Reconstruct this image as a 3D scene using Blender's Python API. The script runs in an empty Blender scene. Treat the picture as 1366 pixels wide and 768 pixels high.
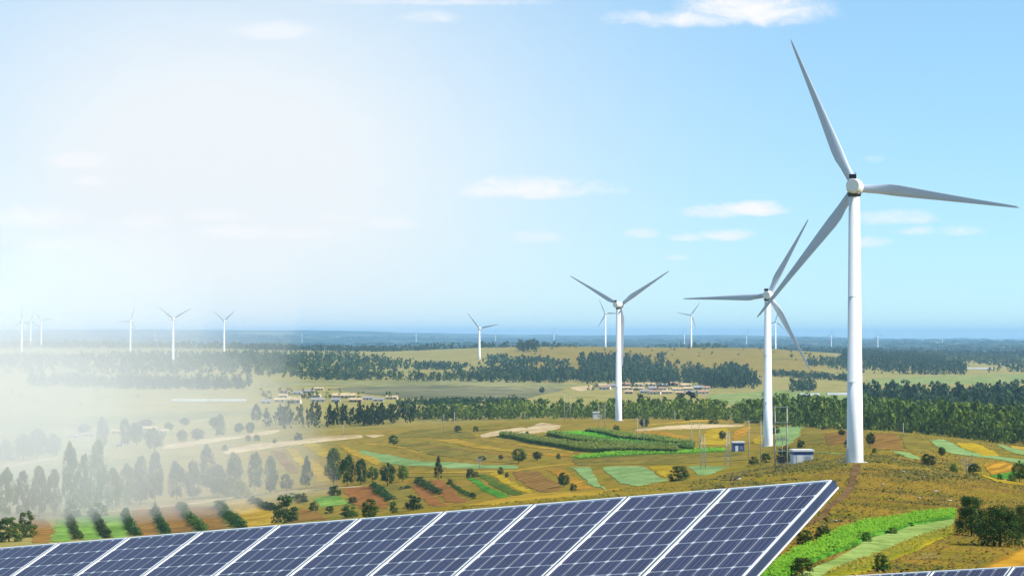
import bpy, bmesh, math, random
import numpy as np
from mathutils import Vector, Matrix
from mathutils.geometry import delaunay_2d_cdt

R = math.radians
rng = np.random.default_rng(7)
random.seed(7)
scene = bpy.context.scene
COL = scene.collection

# ------------------------------------------------------------------ camera
F = 3200.0          # focal length in photograph pixels (1366 wide)
HOR = 447.0         # image row of the true horizon
CZ = 62.0           # camera height above the valley floor
PITCH = math.atan((HOR - 384.0) / F)
cam = bpy.data.cameras.new('camera')
cam.sensor_width = 36.0
cam.lens = 36.0 * F / 1366.0
cam.clip_start = 0.5
cam.clip_end = 120000.0
camo = bpy.data.objects.new('camera', cam)
COL.objects.link(camo)
camo.location = (0, 0, CZ)
camo.rotation_euler = (R(90) + PITCH, 0, 0)
scene.camera = camo

# ------------------------------------------------------------------ sky, sun, exposure
SUN_EL, SUN_AZ = R(43), R(96)        # azimuth clockwise from the view direction (+Y)
EXPOSURE = 0.55
scene.view_settings.view_transform = 'Standard'
scene.view_settings.look = 'None'
scene.view_settings.gamma = 1.0
scene.view_settings.exposure = EXPOSURE
scene.cycles.use_denoising = True
scene.cycles.denoiser = 'OPENIMAGEDENOISE'
scene.cycles.denoising_input_passes = 'RGB_ALBEDO_NORMAL'
scene.cycles.denoising_prefilter = 'ACCURATE'
scene.cycles.max_bounces = 8
scene.cycles.diffuse_bounces = 3
scene.cycles.glossy_bounces = 3
scene.cycles.transparent_max_bounces = 16
scene.cycles.volume_bounces = 8

world = bpy.data.worlds.new('World')
scene.world = world
world.use_nodes = True


class NT:
    """small helper for node trees"""
    def __init__(s, tree):
        s.t = tree
        s.n = tree.nodes
        s.l = tree.links

    def new(s, typ, **kw):
        n = s.n.new(typ)
        for k, v in kw.items():
            setattr(n, k, v)
        return n

    def put(s, sock, v):
        if isinstance(v, bpy.types.NodeSocket):
            s.l.new(v, sock)
        elif v is not None:
            if sock.type == 'RGBA' and hasattr(v, '__len__') and len(v) == 3:
                v = (*v, 1)
            sock.default_value = v

    def math(s, op, a, b=None, c=None, clamp=False):
        n = s.new('ShaderNodeMath', operation=op)
        n.use_clamp = clamp
        s.put(n.inputs[0], a)
        if b is not None:
            s.put(n.inputs[1], b)
        if c is not None:
            s.put(n.inputs[2], c)
        return n.outputs[0]

    def sstep(s, x, e0, e1, o0=0.0, o1=1.0):
        n = s.new('ShaderNodeMapRange', interpolation_type='SMOOTHSTEP')
        s.put(n.inputs['Value'], x)
        s.put(n.inputs['From Min'], e0)
        s.put(n.inputs['From Max'], e1)
        s.put(n.inputs['To Min'], o0)
        s.put(n.inputs['To Max'], o1)
        return n.outputs[0]

    def mix(s, f, a, b, blend='MIX'):
        n = s.new('ShaderNodeMix', data_type='RGBA', blend_type=blend)
        s.put(n.inputs[0], f)
        s.put(n.inputs[6], a)
        s.put(n.inputs[7], b)
        return n.outputs[2]

    def noise(s, vec, scale, detail=4, rough=0.55, dist=0.0):
        n = s.new('ShaderNodeTexNoise')
        s.put(n.inputs['Vector'], vec)
        n.inputs['Scale'].default_value = scale
        n.inputs['Detail'].default_value = detail
        n.inputs['Roughness'].default_value = rough
        n.inputs['Distortion'].default_value = dist
        return n.outputs[0]

    def ramp(s, f, stops, interp='LINEAR'):
        n = s.new('ShaderNodeValToRGB')
        n.color_ramp.interpolation = interp
        els = n.color_ramp.elements
        while len(els) < len(stops):
            els.new(0.5)
        for e, (p, c) in zip(els, stops):
            e.position = p
            e.color = (*c, 1)
        s.put(n.inputs[0], f)
        return n.outputs[0]

    def mapping(s, vec, scale=(1, 1, 1), rot=(0, 0, 0), loc=(0, 0, 0)):
        n = s.new('ShaderNodeMapping')
        s.put(n.inputs[0], vec)
        n.inputs['Scale'].default_value = scale
        n.inputs['Rotation'].default_value = rot
        n.inputs['Location'].default_value = loc
        return n.outputs[0]


def build_world():
    w = NT(world.node_tree)
    w.n.clear()
    out = w.new('ShaderNodeOutputWorld')
    bg = w.new('ShaderNodeBackground')
    sky = w.new('ShaderNodeTexSky', sky_type='NISHITA')
    sky.sun_disc = False
    sky.sun_elevation = SUN_EL
    sky.sun_rotation = SUN_AZ
    sky.altitude = 300
    sky.air_density = 0.8
    sky.dust_density = 0.0
    sky.ozone_density = 2.0
    tc = w.new('ShaderNodeTexCoord')
    sep = w.new('ShaderNodeSeparateXYZ')
    w.l.new(tc.outputs['Generated'], sep.inputs[0])
    X, Y, Z = sep.outputs
    # direction -> azimuth / elevation (radians)
    az = w.math('ARCTAN2', X, Y)
    el = w.math('ARCSINE', Z)
    comb = w.new('ShaderNodeCombineXYZ')
    w.put(comb.inputs[0], az)
    w.put(comb.inputs[1], el)
    ae = comb.outputs[0]
    # fibrous cloud noise, flattened towards the horizon as clouds seen edge-on are
    nv = w.mapping(ae, scale=(1, 1.9, 1))
    n1 = w.noise(nv, 55.0, 8, 0.66, 0.4)
    n2 = w.noise(nv, 9.0, 4, 0.55)
    nz = w.math('ADD', w.math('MULTIPLY', n1, 0.75), w.math('MULTIPLY', n2, 0.5))
    nz = w.math('SUBTRACT', nz, 0.62)
    # cumulus clouds: (px, py, half width, half height, density)
    clouds = [(990, 16, 100, 30, 1.0), (925, 27, 110, 15, .95), (870, 24, 60, 9, .7), (705, 254, 100, 17, 1.0), (560, 2, 170, 8, .8),
              (1010, 280, 45, 11, 1.0), (950, 285, 40, 10, .7), (968, 315, 36, 10, .9), (920, 318, 25, 7, .6),
              (1195, 294, 52, 13, .75), (1222, 311, 30, 8, .8), (1282, 312, 30, 10, .6), (1163, 325, 26, 9, .6),
              (1165, 216, 16, 7, .45), (855, 313, 22, 8, .5), (712, 318, 40, 10, .45), (908, 344, 18, 5, .45),
              (370, 44, 62, 14, .7), (570, 23, 40, 11, .6), (102, 220, 48, 14, .85), (120, 246, 26, 9, .7),
              (38, 296, 70, 17, .85), (60, 328, 36, 10, .6), (200, 298, 36, 12, .7), (285, 290, 50, 10, .6),
              (320, 312, 60, 11, .8), (400, 314, 46, 10, .7), (526, 299, 36, 11, .8), (455, 292, 40, 8, .4)]
    acc = None
    for px, py, hw, hh, dn in clouds:
        a0 = math.atan((px - 683) / F)
        e0 = math.atan((HOR - py) / F)
        dx = w.math('MULTIPLY', w.math('SUBTRACT', az, a0), F / hw)
        dy = w.math('MULTIPLY', w.math('SUBTRACT', el, e0), F / hh)
        # flatter base: distances below the centre count more
        dyb = w.math('MULTIPLY', w.math('MINIMUM', dy, 0.0), 0.55)
        dy = w.math('ADD', dy, dyb)
        r2 = w.math('ADD', w.math('MULTIPLY', dx, dx), w.math('MULTIPLY', dy, dy))
        v = w.math('SUBTRACT', w.math('MULTIPLY', nz, 5.4), r2)
        m = w.sstep(v, -1.6, 0.55, 0.0, dn if px > 560 else dn * .8)
        acc = m if acc is None else w.math('MAXIMUM', acc, m)
    # white glow painted into the sky across the left of the view
    dx = w.math('MULTIPLY', w.math('SUBTRACT', az, math.atan((290 - 683) / F)), F / 600.0)
    dy = w.math('MULTIPLY', w.math('SUBTRACT', el, math.atan((HOR - 250) / F)), F / 430.0)
    r2 = w.math('ADD', w.math('MULTIPLY', dx, dx), w.math('MULTIPLY', dy, dy))
    r2 = w.math('ADD', r2, w.math('MULTIPLY', nz, 0.15))
    veil = w.math('MINIMUM', w.math('MULTIPLY', w.math('POWER', 2.71828, w.math('MULTIPLY', r2, -1.7)), 1.1), 0.96)
    tint = w.mix(1.0, sky.outputs[0], SKY_TINT, 'MULTIPLY')
    tint = w.mix(0.36, tint, (3.3, 5.55, 6.6))
    c = w.mix(veil, tint, (6.25, 6.5, 6.65))
    c = w.mix(acc, c, (6.85, 6.85, 6.95))
    w.l.new(c, bg.inputs[0])
    bg.inputs[1].default_value = 0.1
    w.l.new(bg.outputs[0], out.inputs[0])


SKY_TINT = (.73, .98, 1.16)
build_world()

sl = bpy.data.lights.new('sun', 'SUN')
sl.energy = 5.0
sl.angle = R(0.53)
sl.color = (1.0, 0.94, 0.83)
sun = bpy.data.objects.new('sun', sl)
COL.objects.link(sun)
sd = Vector((math.sin(SUN_AZ) * math.cos(SUN_EL), math.cos(SUN_AZ) * math.cos(SUN_EL), math.sin(SUN_EL)))
sun.rotation_euler = sd.to_track_quat('Z', 'Y').to_euler()
sun.location = sd * 300 + Vector((0, 300, 60))


# ------------------------------------------------------------------ tagging helpers
def tag(o, label=None, cat=None, group=None, kind=None):
    if label:
        o['label'] = label
    if cat:
        o['category'] = cat
    if group:
        o['group'] = group
    if kind:
        o['kind'] = kind
    return o


def link(name, me, mat=None, parent=None):
    o = bpy.data.objects.new(name, me)
    COL.objects.link(o)
    if mat is not None and not me.materials:
        me.materials.append(mat)
    if parent is not None:
        o.parent = parent
    return o


def empty(name, loc=(0, 0, 0), rz=0.0):
    o = bpy.data.objects.new(name, None)
    COL.objects.link(o)
    o.location = loc
    o.rotation_euler = (0, 0, rz)
    o.empty_display_size = 0.5
    return o


def mesh_np(name, v, f, smooth=False, mat=None, attrs=None):
    """fast mesh from numpy arrays; f is (n,3) or (n,4)"""
    v = np.asarray(v, dtype=np.float32)
    f = np.asarray(f, dtype=np.int32)
    me = bpy.data.meshes.new(name)
    k = f.shape[1]
    me.vertices.add(len(v))
    me.vertices.foreach_set('co', v.ravel())
    me.loops.add(f.size)
    me.loops.foreach_set('vertex_index', f.ravel())
    me.polygons.add(len(f))
    me.polygons.foreach_set('loop_start', np.arange(0, f.size, k, dtype=np.int32))
    if smooth:
        me.polygons.foreach_set('use_smooth', np.ones(len(f), dtype=bool))
    if attrs:
        for an, (dom, vals) in attrs.items():
            a = me.attributes.new(an, 'FLOAT', dom)
            a.data.foreach_set('value', np.asarray(vals, dtype=np.float32))
    me.update(calc_edges=True)
    me.validate()
    if mat is not None:
        me.materials.append(mat)
    return me


class MB:
    """collects simple shapes into one mesh"""
    def __init__(s):
        s.v = []
        s.f = []
        s.sm = []

    def box(s, x0, x1, y0, y1, z0, z1, M=None):
        b = len(s.v)
        for z in (z0, z1):
            for x, y in ((x0, y0), (x1, y0), (x1, y1), (x0, y1)):
                p = Vector((x, y, z))
                s.v.append(tuple(M @ p) if M is not None else (x, y, z))
        for q in ((3, 2, 1, 0), (4, 5, 6, 7), (0, 1, 5, 4), (1, 2, 6, 5), (2, 3, 7, 6), (3, 0, 4, 7)):
            s.f.append(tuple(b + i for i in q))
            s.sm.append(False)
        return s

    def tube(s, pts, radii, n=8, caps=True):
        rings = []
        for i, p in enumerate(pts):
            p = Vector(p)
            a = Vector(pts[max(i - 1, 0)])
            c = Vector(pts[min(i + 1, len(pts) - 1)])
            d = (c - a).normalized()
            u = d.orthogonal().normalized() if abs(d.z) < 0.999 else Vector((1, 0, 0))
            w = d.cross(u).normalized()
            u = w.cross(d).normalized()
            ring = []
            for k in range(n):
                t = 2 * math.pi * k / n
                ring.append(len(s.v))
                s.v.append(tuple(p + (u * math.cos(t) + w * math.sin(t)) * radii[i]))
            rings.append(ring)
        for r0, r1 in zip(rings, rings[1:]):
            for k in range(n):
                s.f.append((r0[k], r0[(k + 1) % n], r1[(k + 1) % n], r1[k]))
                s.sm.append(True)
        if caps:
            s.f.append(tuple(reversed(rings[0])))
            s.f.append(tuple(rings[-1]))
            s.sm += [False, False]
        return s

    def lathe(s, prof, n=32, axis='Z', cap=True):
        """prof: list of (r, h)"""
        rings = []
        for r, h in prof:
            ring = []
            for k in range(n):
                t = 2 * math.pi * k / n
                ring.append(len(s.v))
                if axis == 'Z':
                    s.v.append((r * math.cos(t), r * math.sin(t), h))
                else:   # around Y
                    s.v.append((r * math.cos(t), h, -r * math.sin(t)))
            rings.append(ring)
        for r0, r1 in zip(rings, rings[1:]):
            for k in range(n):
                s.f.append((r0[k], r0[(k + 1) % n], r1[(k + 1) % n], r1[k]))
                s.sm.append(True)
        if cap:
            s.f.append(tuple(reversed(rings[0])))
            s.f.append(tuple(rings[-1]))
            s.sm += [False, False]
        return s

    def poly(s, pts, smooth=False):
        b = len(s.v)
        s.v += [tuple(p) for p in pts]
        s.f.append(tuple(range(b, b + len(pts))))
        s.sm.append(smooth)
        return s

    def mesh(s, name, mat=None):
        me = bpy.data.meshes.new(name)
        me.from_pydata(s.v, [], s.f)
        me.polygons.foreach_set('use_smooth', s.sm)
        me.update()
        if mat is not None:
            me.materials.append(mat)
        return me

    def build(s, name, mat, parent=None):
        return link(name, s.mesh(name, mat), None, parent)


# ------------------------------------------------------------------ materials
MATS = {}


def new_mat(name):
    m = bpy.data.materials.new(name)
    m.use_nodes = True
    t = NT(m.node_tree)
    t.n.clear()
    out = t.new('ShaderNodeOutputMaterial')
    b = t.new('ShaderNodeBsdfPrincipled')
    t.l.new(b.outputs[0], out.inputs[0])
    MATS[name] = m
    return m, t, b, out


def simple(name, col, rough=0.6, metal=0.0, spec=0.4, var=0.12, scale=3.0, coord='Object'):
    m, t, b, out = new_mat(name)
    tc = t.new('ShaderNodeTexCoord')
    n = t.noise(tc.outputs[coord], scale, 4)
    c2 = tuple(max(0, c * (1 - 2 * var)) for c in col)
    c3 = tuple(min(1, c * (1 + var)) for c in col)
    t.put(b.inputs['Base Color'], t.ramp(n, [(0.3, c2), (0.65, c3)]))
    b.inputs['Roughness'].default_value = rough
    b.inputs['Metallic'].default_value = metal
    b.inputs['Specular IOR Level'].default_value = spec
    return m


def leaf_mat(name, dark, light, warm, trans=0.25):
    m, t, b, out = new_mat(name)
    at = t.new('ShaderNodeAttribute', attribute_name='tint')
    oi = t.new('ShaderNodeObjectInfo')
    base = t.ramp(at.outputs['Fac'], [(0.0, dark), (0.55, light), (1.0, warm)])
    br = t.math('MULTIPLY_ADD', oi.outputs['Random'], 0.6, 0.75)
    col = t.mix(1.0, base, br, 'MULTIPLY')
    hv = t.new('ShaderNodeHueSaturation')
    t.put(hv.inputs['Color'], col)
    t.put(hv.inputs['Hue'], t.math('MULTIPLY_ADD', t.math('FRACT', t.math('MULTIPLY', oi.outputs['Random'], 7.31)), 0.06, 0.465))
    col = hv.outputs[0]
    t.put(b.inputs['Base Color'], col)
    b.inputs['Roughness'].default_value = 0.6
    b.inputs['Specular IOR Level'].default_value = 0.08
    tr = t.new('ShaderNodeBsdfTranslucent')
    t.put(tr.inputs[0], col)
    ms = t.new('ShaderNodeMixShader')
    ms.inputs[0].default_value = trans
    t.l.new(b.outputs[0], ms.inputs[1])
    t.l.new(tr.outputs[0], ms.inputs[2])
    t.l.new(ms.outputs[0], out.inputs[0])
    return m


leaf_mat('leaf_dark', (.018, .040, .007), (.045, .085, .013), (.10, .14, .022))
leaf_mat('leaf_mid', (.030, .065, .008), (.070, .13, .015), (.14, .19, .026))
leaf_mat('leaf_light', (.05, .095, .010), (.10, .17, .018), (.17, .23, .03))
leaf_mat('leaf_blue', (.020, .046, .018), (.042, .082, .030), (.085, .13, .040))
simple('bark', (.11, .085, .06), 0.9, var=.3, scale=8)
simple('dead_wood', (.34, .31, .27), 0.9, var=.2, scale=8)
simple('white_paint', (.80, .81, .82), 0.38, spec=.5, var=.02, scale=.4)
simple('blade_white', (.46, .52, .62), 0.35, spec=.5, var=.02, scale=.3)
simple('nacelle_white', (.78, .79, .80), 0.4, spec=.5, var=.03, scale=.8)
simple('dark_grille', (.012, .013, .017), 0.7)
simple('dark_steel', (.05, .05, .055), 0.5, metal=.5)
simple('concrete', (.42, .40, .36), 0.9, var=.15, scale=2)
simple('pole_concrete', (.40, .37, .32), 0.85, var=.15, scale=1.5)
simple('insulator', (.10, .05, .035), 0.3)
simple('galvanised', (.42, .43, .44), 0.5, metal=.6, var=.1)
simple('hut_white', (.74, .74, .73), 0.6, var=.06)
simple('hut_blue', (.035, .075, .27), 0.5, var=.1)
simple('hut_pale', (.50, .56, .66), 0.6, var=.08, scale=1.5)
simple('wall_white', (.56, .53, .47), 0.8, var=.1, scale=.6)
simple('wall_tan', (.50, .42, .31), 0.85, var=.15, scale=.6)
simple('wall_brick', (.34, .20, .14), 0.85, var=.15, scale=.6)
simple('roof_tan', (.50, .37, .20), 0.85, var=.18, scale=.5)
simple('roof_red', (.36, .22, .13), 0.85, var=.18, scale=.5)
simple('roof_grey', (.27, .25, .24), 0.85, var=.15, scale=.5)
simple('roof_blue', (.30, .34, .42), 0.6, var=.1, scale=.5)
simple('window_dark', (.03, .035, .04), 0.2)
simple('plastic_sheet', (.46, .46, .43), 0.4, var=.08, scale=.2)
simple('frame_alu', (.80, .81, .83), 0.42, metal=0.1, spec=.5, var=.04, scale=6)
simple('frame_side', (.03, .045, .10), 0.35, metal=.3)
simple('backsheet', (.74, .76, .80), 0.3, var=.03, scale=5)
simple('stone', (.36, .33, .28), 0.9, var=.25, scale=2)


def cell_mat():
    m, t, b, out = new_mat('solar_cell')
    tc = t.new('ShaderNodeTexCoord')
    sp = t.new('ShaderNodeSeparateXYZ')
    t.l.new(tc.outputs['Object'], sp.inputs[0])
    x = sp.outputs[0]
    # three busbars running up the slope, faint grid fingers across
    k = t.math('ABSOLUTE', t.math('SUBTRACT', t.math('FRACT', t.math('MULTIPLY_ADD', x, 3 / 0.158, 0.5 + 0.0)), 0.5))
    bus = t.sstep(k, 0.018, 0.038, 1.0, 0.0)
    oi = t.new('ShaderNodeObjectInfo')
    v = t.math('MULTIPLY_ADD', oi.outputs['Random'], 0.35, 0.82)
    n = t.noise(tc.outputs['Object'], 9.0, 3)
    base = t.mix(n, (.024, .021, .058), (.036, .032, .084))
    base = t.mix(1.0, base, v, 'MULTIPLY')
    col = t.mix(bus, base, (.30, .32, .42))
    t.put(b.inputs['Base Color'], col)
    b.inputs['Roughness'].default_value = 0.45
    b.inputs['Specular IOR Level'].default_value = 0.4
    b.inputs['Coat Weight'].default_value = 0.3
    b.inputs['Coat Roughness'].default_value = 0.12
    b.inputs['Coat IOR'].default_value = 1.35
    return m


cell_mat()


def ground_mat():
    m, t, b, out = new_mat('ground_grass')
    g = t.new('ShaderNodeNewGeometry')
    P = g.outputs['Position']
    dry = t.new('ShaderNodeAttribute', attribute_name='dry').outputs['Fac']
    far = t.new('ShaderNodeAttribute', attribute_name='far').outputs['Fac']
    nA = t.noise(P, 0.010, 5, 0.6, 0.8)
    nB = t.noise(P, 0.06, 5, 0.65, 0.4)
    nC = t.noise(P, 0.45, 4, 0.7)
    nm = t.math('ADD', t.math('MULTIPLY', nA, 0.42), t.math('ADD', t.math('MULTIPLY', nB, 0.42), t.math('MULTIPLY', nC, 0.16)))
    dryc = t.ramp(nm, [(0.36, (.080, .074, .010)), (0.42, (.15, .128, .014)), (0.47, (.20, .152, .018)),
                       (0.52, (.245, .150, .024)), (0.57, (.175, .158, .016)), (0.62, (.23, .165, .022)), (0.68, (.28, .205, .07))])
    valc = t.ramp(nm, [(0.36, (.12, .13, .03)), (0.45, (.22, .20, .055)), (0.52, (.30, .24, .085)), (0.60, (.20, .20, .05)), (0.68, (.28, .22, .09))])
    c = t.mix(dry, valc, dryc)
    # old terrace edges following the contour lines
    sz = t.new('ShaderNodeSeparateXYZ')
    t.put(sz.inputs[0], P)
    tw = t.math('SINE', t.math('MULTIPLY_ADD', sz.outputs[2], 2 * math.pi / 1.35, t.math('MULTIPLY', nA, 26.0)))
    tm = t.math('MULTIPLY', t.sstep(tw, 0.45, 0.95, 0.0, 0.5), t.sstep(nB, 0.38, 0.6))
    c = t.mix(t.math('MULTIPLY', tm, dry), c, (.085, .065, .012))
    # bare stony scars
    st = t.sstep(t.noise(P, 0.035, 5, 0.7, 1.2), 0.63, 0.70, 0.0, 0.5)
    c = t.mix(t.math('MULTIPLY', st, dry), c, (.26, .20, .13))
    # far plain: woods and fields in long patches
    pf = t.noise(t.mapping(P, scale=(1, .55, 1)), 0.0016, 7, 0.62, 0.6)
    farc = t.ramp(pf, [(0.40, (.022, .040, .016)), (0.52, (.030, .052, .020)), (0.58, (.11, .12, .05)), (0.66, (.26, .23, .11))])
    c = t.mix(far, c, farc)
    t.put(b.inputs['Base Color'], c)
    b.inputs['Roughness'].default_value = 0.95
    b.inputs['Specular IOR Level'].default_value = 0.0
    bp = t.new('ShaderNodeBump')
    bp.inputs['Strength'].default_value = 0.5
    bp.inputs['Distance'].default_value = 0.5
    t.put(bp.inputs['Height'], nC)
    t.l.new(bp.outputs[0], b.inputs['Normal'])
    return m


def field_mat(name, c1, c2, c3=None, row=0.0, ang=0.0, rowcol=None, nscale=0.25):
    """crop or soil colour with fine mottling and, if row > 0, drill rows (metres apart)"""
    m, t, b, out = new_mat(name)
    g = t.new('ShaderNodeNewGeometry')
    P = g.outputs['Position']
    n1 = t.noise(P, nscale, 5, 0.7)
    n2 = t.noise(P, nscale * 0.12, 4, 0.6, 0.5)
    nm = t.math('ADD', t.math('MULTIPLY', n1, 0.55), t.math('MULTIPLY', n2, 0.45))
    c3 = c3 or c2
    c = t.ramp(nm, [(0.40, tuple(q * .8 for q in c1)), (0.46, c1), (0.52, c2), (0.60, c3)])
    if row > 0:
        sp = t.new('ShaderNodeSeparateXYZ')
        t.put(sp.inputs[0], t.mapping(P, rot=(0, 0, ang)))
        w = t.math('SINE', t.math('MULTIPLY', t.math('ADD', sp.outputs[0], t.math('MULTIPLY', n2, 3.0)), 2 * math.pi / row))
        c = t.mix(t.sstep(w, -0.2, 0.9, 0.0, 0.85), c, t.mix(0.35, rowcol or c1, (.02, .02, .01)))
    t.put(b.inputs['Base Color'], c)
    b.inputs['Roughness'].default_value = 0.95
    b.inputs['Specular IOR Level'].default_value = 0.0
    bp = t.new('ShaderNodeBump')
    bp.inputs['Strength'].default_value = 0.6
    bp.inputs['Distance'].default_value = 0.4
    t.put(bp.inputs['Height'], n1)
    t.l.new(bp.outputs[0], b.inputs['Normal'])
    return m


ground_mat()
field_mat('f_green', (.045, .16, .016), (.075, .24, .024), (.10, .29, .035), row=2.2, ang=.5)
field_mat('f_lime', (.11, .20, .035), (.16, .28, .055), (.21, .33, .075), nscale=.4)
field_mat('f_pale', (.16, .25, .085), (.23, .34, .125), (.28, .39, .155), row=3.5, ang=1.0)
field_mat('f_mown', (.17, .24, .06), (.23, .31, .085), (.27, .35, .11), nscale=.5)
field_mat('f_palegrass', (.16, .20, .06), (.22, .26, .085), (.26, .29, .10))
field_mat('f_yellow', (0.305, 0.210, 0.011), (0.415, 0.288, 0.018), (0.488, 0.348, 0.024), row=4, ang=.7)
field_mat('f_orange', (0.305, 0.162, 0.018), (0.403, 0.210, 0.022), (0.451, 0.246, 0.028), row=4, ang=.3)
field_mat('f_gold', (0.256, 0.168, 0.021), (0.354, 0.228, 0.029), (0.403, 0.264, 0.038))
field_mat('f_brown', (0.183, 0.102, 0.027), (0.244, 0.132, 0.035), (0.293, 0.162, 0.040), row=6, ang=.4)
field_mat('f_red', (0.207, 0.090, 0.026), (0.281, 0.120, 0.034), (0.317, 0.150, 0.040), row=3, ang=.9)
field_mat('f_olive', (0.122, 0.108, 0.021), (0.183, 0.144, 0.027), (0.232, 0.174, 0.032))
field_mat('f_tan', (.36, .26, .13), (.47, .35, .19), (.53, .42, .25))
field_mat('f_track', (.11, .065, .03), (.155, .09, .042), (.19, .115, .05), nscale=.6)
field_mat('f_corn', (.05, .085, .012), (.09, .14, .02), (.14, .18, .03), row=1.4, ang=1.45, nscale=.5)
field_mat('f_yellowgreen', (0.183, 0.192, 0.014), (0.268, 0.240, 0.016), (0.366, 0.276, 0.016), nscale=.4)
field_mat('f_valley', (.17, .17, .06), (.24, .22, .09), (.28, .25, .11), nscale=.03)
field_mat('f_grey', (.12, .12, .06), (.16, .15, .08), (.19, .18, .09), nscale=.03)
M = MATS

# ------------------------------------------------------------------ terrain
S = F / 2633.0
near = [(3.3, 1.9), (8, 2.4), (14.8, 3.2), (23, 4.4), (41, 7.0), (82, 12.9), (140, 18.2)]
valley = [(1840, 60), (2150, 60)]


def far_prof(kind):
    if kind == 'left':
        return [(2350, 60), (2700, 52), (3056, 41), (3600, 36), (4300, 32), (5000, 28.5), (5600, 34), (7000, 52), (11000, 55),
                (16000, 10), (20000, -42), (24000, -56), (33000, -20)]
    if kind == 'mid':
        return [(2500, 59), (3110, 53), (3500, 44), (4000, 31), (4500, 31), (5200, 45), (7000, 58), (12000, 55),
                (16000, 15), (20000, -32), (24000, -44), (33000, 0)]
    if kind == 'ridge':
        return [(2400, 58), (2700, 53), (3100, 41), (3500, 30), (3900, 21.5), (4200, 21), (4500, 30), (5000, 52), (8000, 60),
                (12000, 58), (16000, 45), (20000, 14), (24000, 10), (33000, 20)]
    if kind == 'shoulder':
        return [(2500, 59), (3000, 54), (3500, 46), (4000, 38), (4400, 42), (5200, 57), (8000, 60), (14000, 58), (20000, 50), (33000, 55)]
    return [(2500, 60), (3000, 60), (4000, 58), (5000, 58), (8000, 60), (14000, 63), (20000, 64), (33000, 74)]


cols = {
    -900: [(300, 36), (600, 62), (900, 70), (1400, 66)],
    -200: [(300, 36), (480, 54), (600, 66), (720, 71), (800, 72), (900, 74), (1000, 73.5), (1200, 70), (1400, 68), (1700, 63)],
    100: [(300, 34), (450, 48), (560, 60), (650, 68.5), (720, 70.5), (800, 72), (900, 73.8), (1000, 73.3), (1100, 72.3), (1200, 69.7), (1400, 68), (1700, 63)],
    300: [(300, 31), (430, 43), (560, 57), (680, 67.2), (750, 69), (850, 70), (950, 69.8), (1050, 69.6), (1150, 69), (1250, 67.9), (1400, 66.5), (1600, 63.8)],
    500: [(300, 28.5), (430, 39), (520, 48), (600, 56), (680, 60), (720, 61), (800, 61.7), (900, 62.3), (1000, 61.9), (1100, 61.8), (1200, 60.8), (1300, 60.7), (1400, 60.5)],
    683: [(300, 26), (400, 33), (430, 35.8), (480, 41), (600, 49.7), (700, 52.6), (800, 53), (900, 53), (1000, 52.4), (1100, 51.4), (1200, 52.0), (1350, 57.5), (1500, 59)],
    826: [(300, 25.2), (420, 32.4), (450, 35.3), (550, 43.8), (650, 47.3), (700, 48), (800, 48.9), (900, 48.9), (1000, 47.9), (1133, 47.3), (1250, 53), (1500, 59)],
    1025: [(230, 22.5), (300, 26), (400, 29.8), (450, 31.8), (480, 35), (600, 42), (700, 45), (827, 48), (950, 48), (1050, 47), (1133, 49.5), (1250, 53.6), (1500, 59)],
    1141: [(170, 20.3), (230, 23.4), (300, 25.6), (464, 30), (550, 32), (650, 35.3), (750, 38), (850, 40), (900, 42), (1000, 48), (1100, 53), (1500, 59)],
    1366: [(170, 20.7), (230, 23.8), (300, 27.5), (464, 34), (560, 36.4), (650, 37.8), (750, 43), (900, 50), (1100, 56), (1500, 59)],
    1600: [(170, 21.5), (230, 25), (300, 29), (464, 37), (650, 43), (750, 48), (900, 52), (1100, 56), (1500, 59)],
    2300: [(170, 22), (300, 32), (464, 42), (650, 48), (900, 54), (1500, 60)],
}
kinds = {-900: 'left', -200: 'left', 100: 'left', 300: 'left', 500: 'mid', 683: 'ridge', 826: 'ridge', 1025: 'ridge',
         1141: 'shoulder', 1366: 'right', 1600: 'right', 2300: 'right'}
LD0, LD1, NLD = math.log(3.0), math.log(42000.0), 560
PX0, PX1, NPX = -900.0, 2300.0, 401
ldg = np.linspace(LD0, LD1, NLD)
pxg = np.linspace(PX0, PX1, NPX)


def gsm(a, sig, axis):
    r = int(3 * sig) + 1
    k = np.exp(-0.5 * (np.arange(-r, r + 1) / sig) ** 2)
    k /= k.sum()
    pad = [(0, 0), (0, 0)]
    pad[axis] = (r, r)
    b = np.pad(a, pad, mode='edge')
    return np.apply_along_axis(lambda v: np.convolve(v, k, 'valid'), axis, b)


tab = []
ck = sorted(cols)
for px in ck:
    pr = near + cols[px] + (valley if px < 1141 else [(2150, 60)]) + far_prof(kinds[px])
    dd = np.log(np.array([p[0] for p in pr]) * S)
    zz = np.array([-p[1] for p in pr])
    tab.append(np.interp(ldg, dd, zz))
tab = np.array(tab)
full = np.empty((NPX, NLD))
for j in range(NLD):
    full[:, j] = np.interp(pxg, ck, tab[:, j])
full = gsm(gsm(full, 3.0, 1), 5.0, 0)
TAB = full


def vnoise(x, y, seed=0):
    """cheap smooth value noise"""
    xi = np.floor(x).astype(np.int64)
    yi = np.floor(y).astype(np.int64)
    fx = x - xi
    fy = y - yi
    fx = fx * fx * (3 - 2 * fx)
    fy = fy * fy * (3 - 2 * fy)

    def h(a, b):
        n = (a * 374761393 + b * 668265263 + seed * 974634777) & 0x7fffffff
        n = ((n ^ (n >> 13)) * 1274126177) & 0x7fffffff
        return ((n ^ (n >> 16)) & 0xffff) / 65535.0
    return (h(xi, yi) * (1 - fx) + h(xi + 1, yi) * fx) * (1 - fy) + (h(xi, yi + 1) * (1 - fx) + h(xi + 1, yi + 1) * fx) * fy


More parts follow.
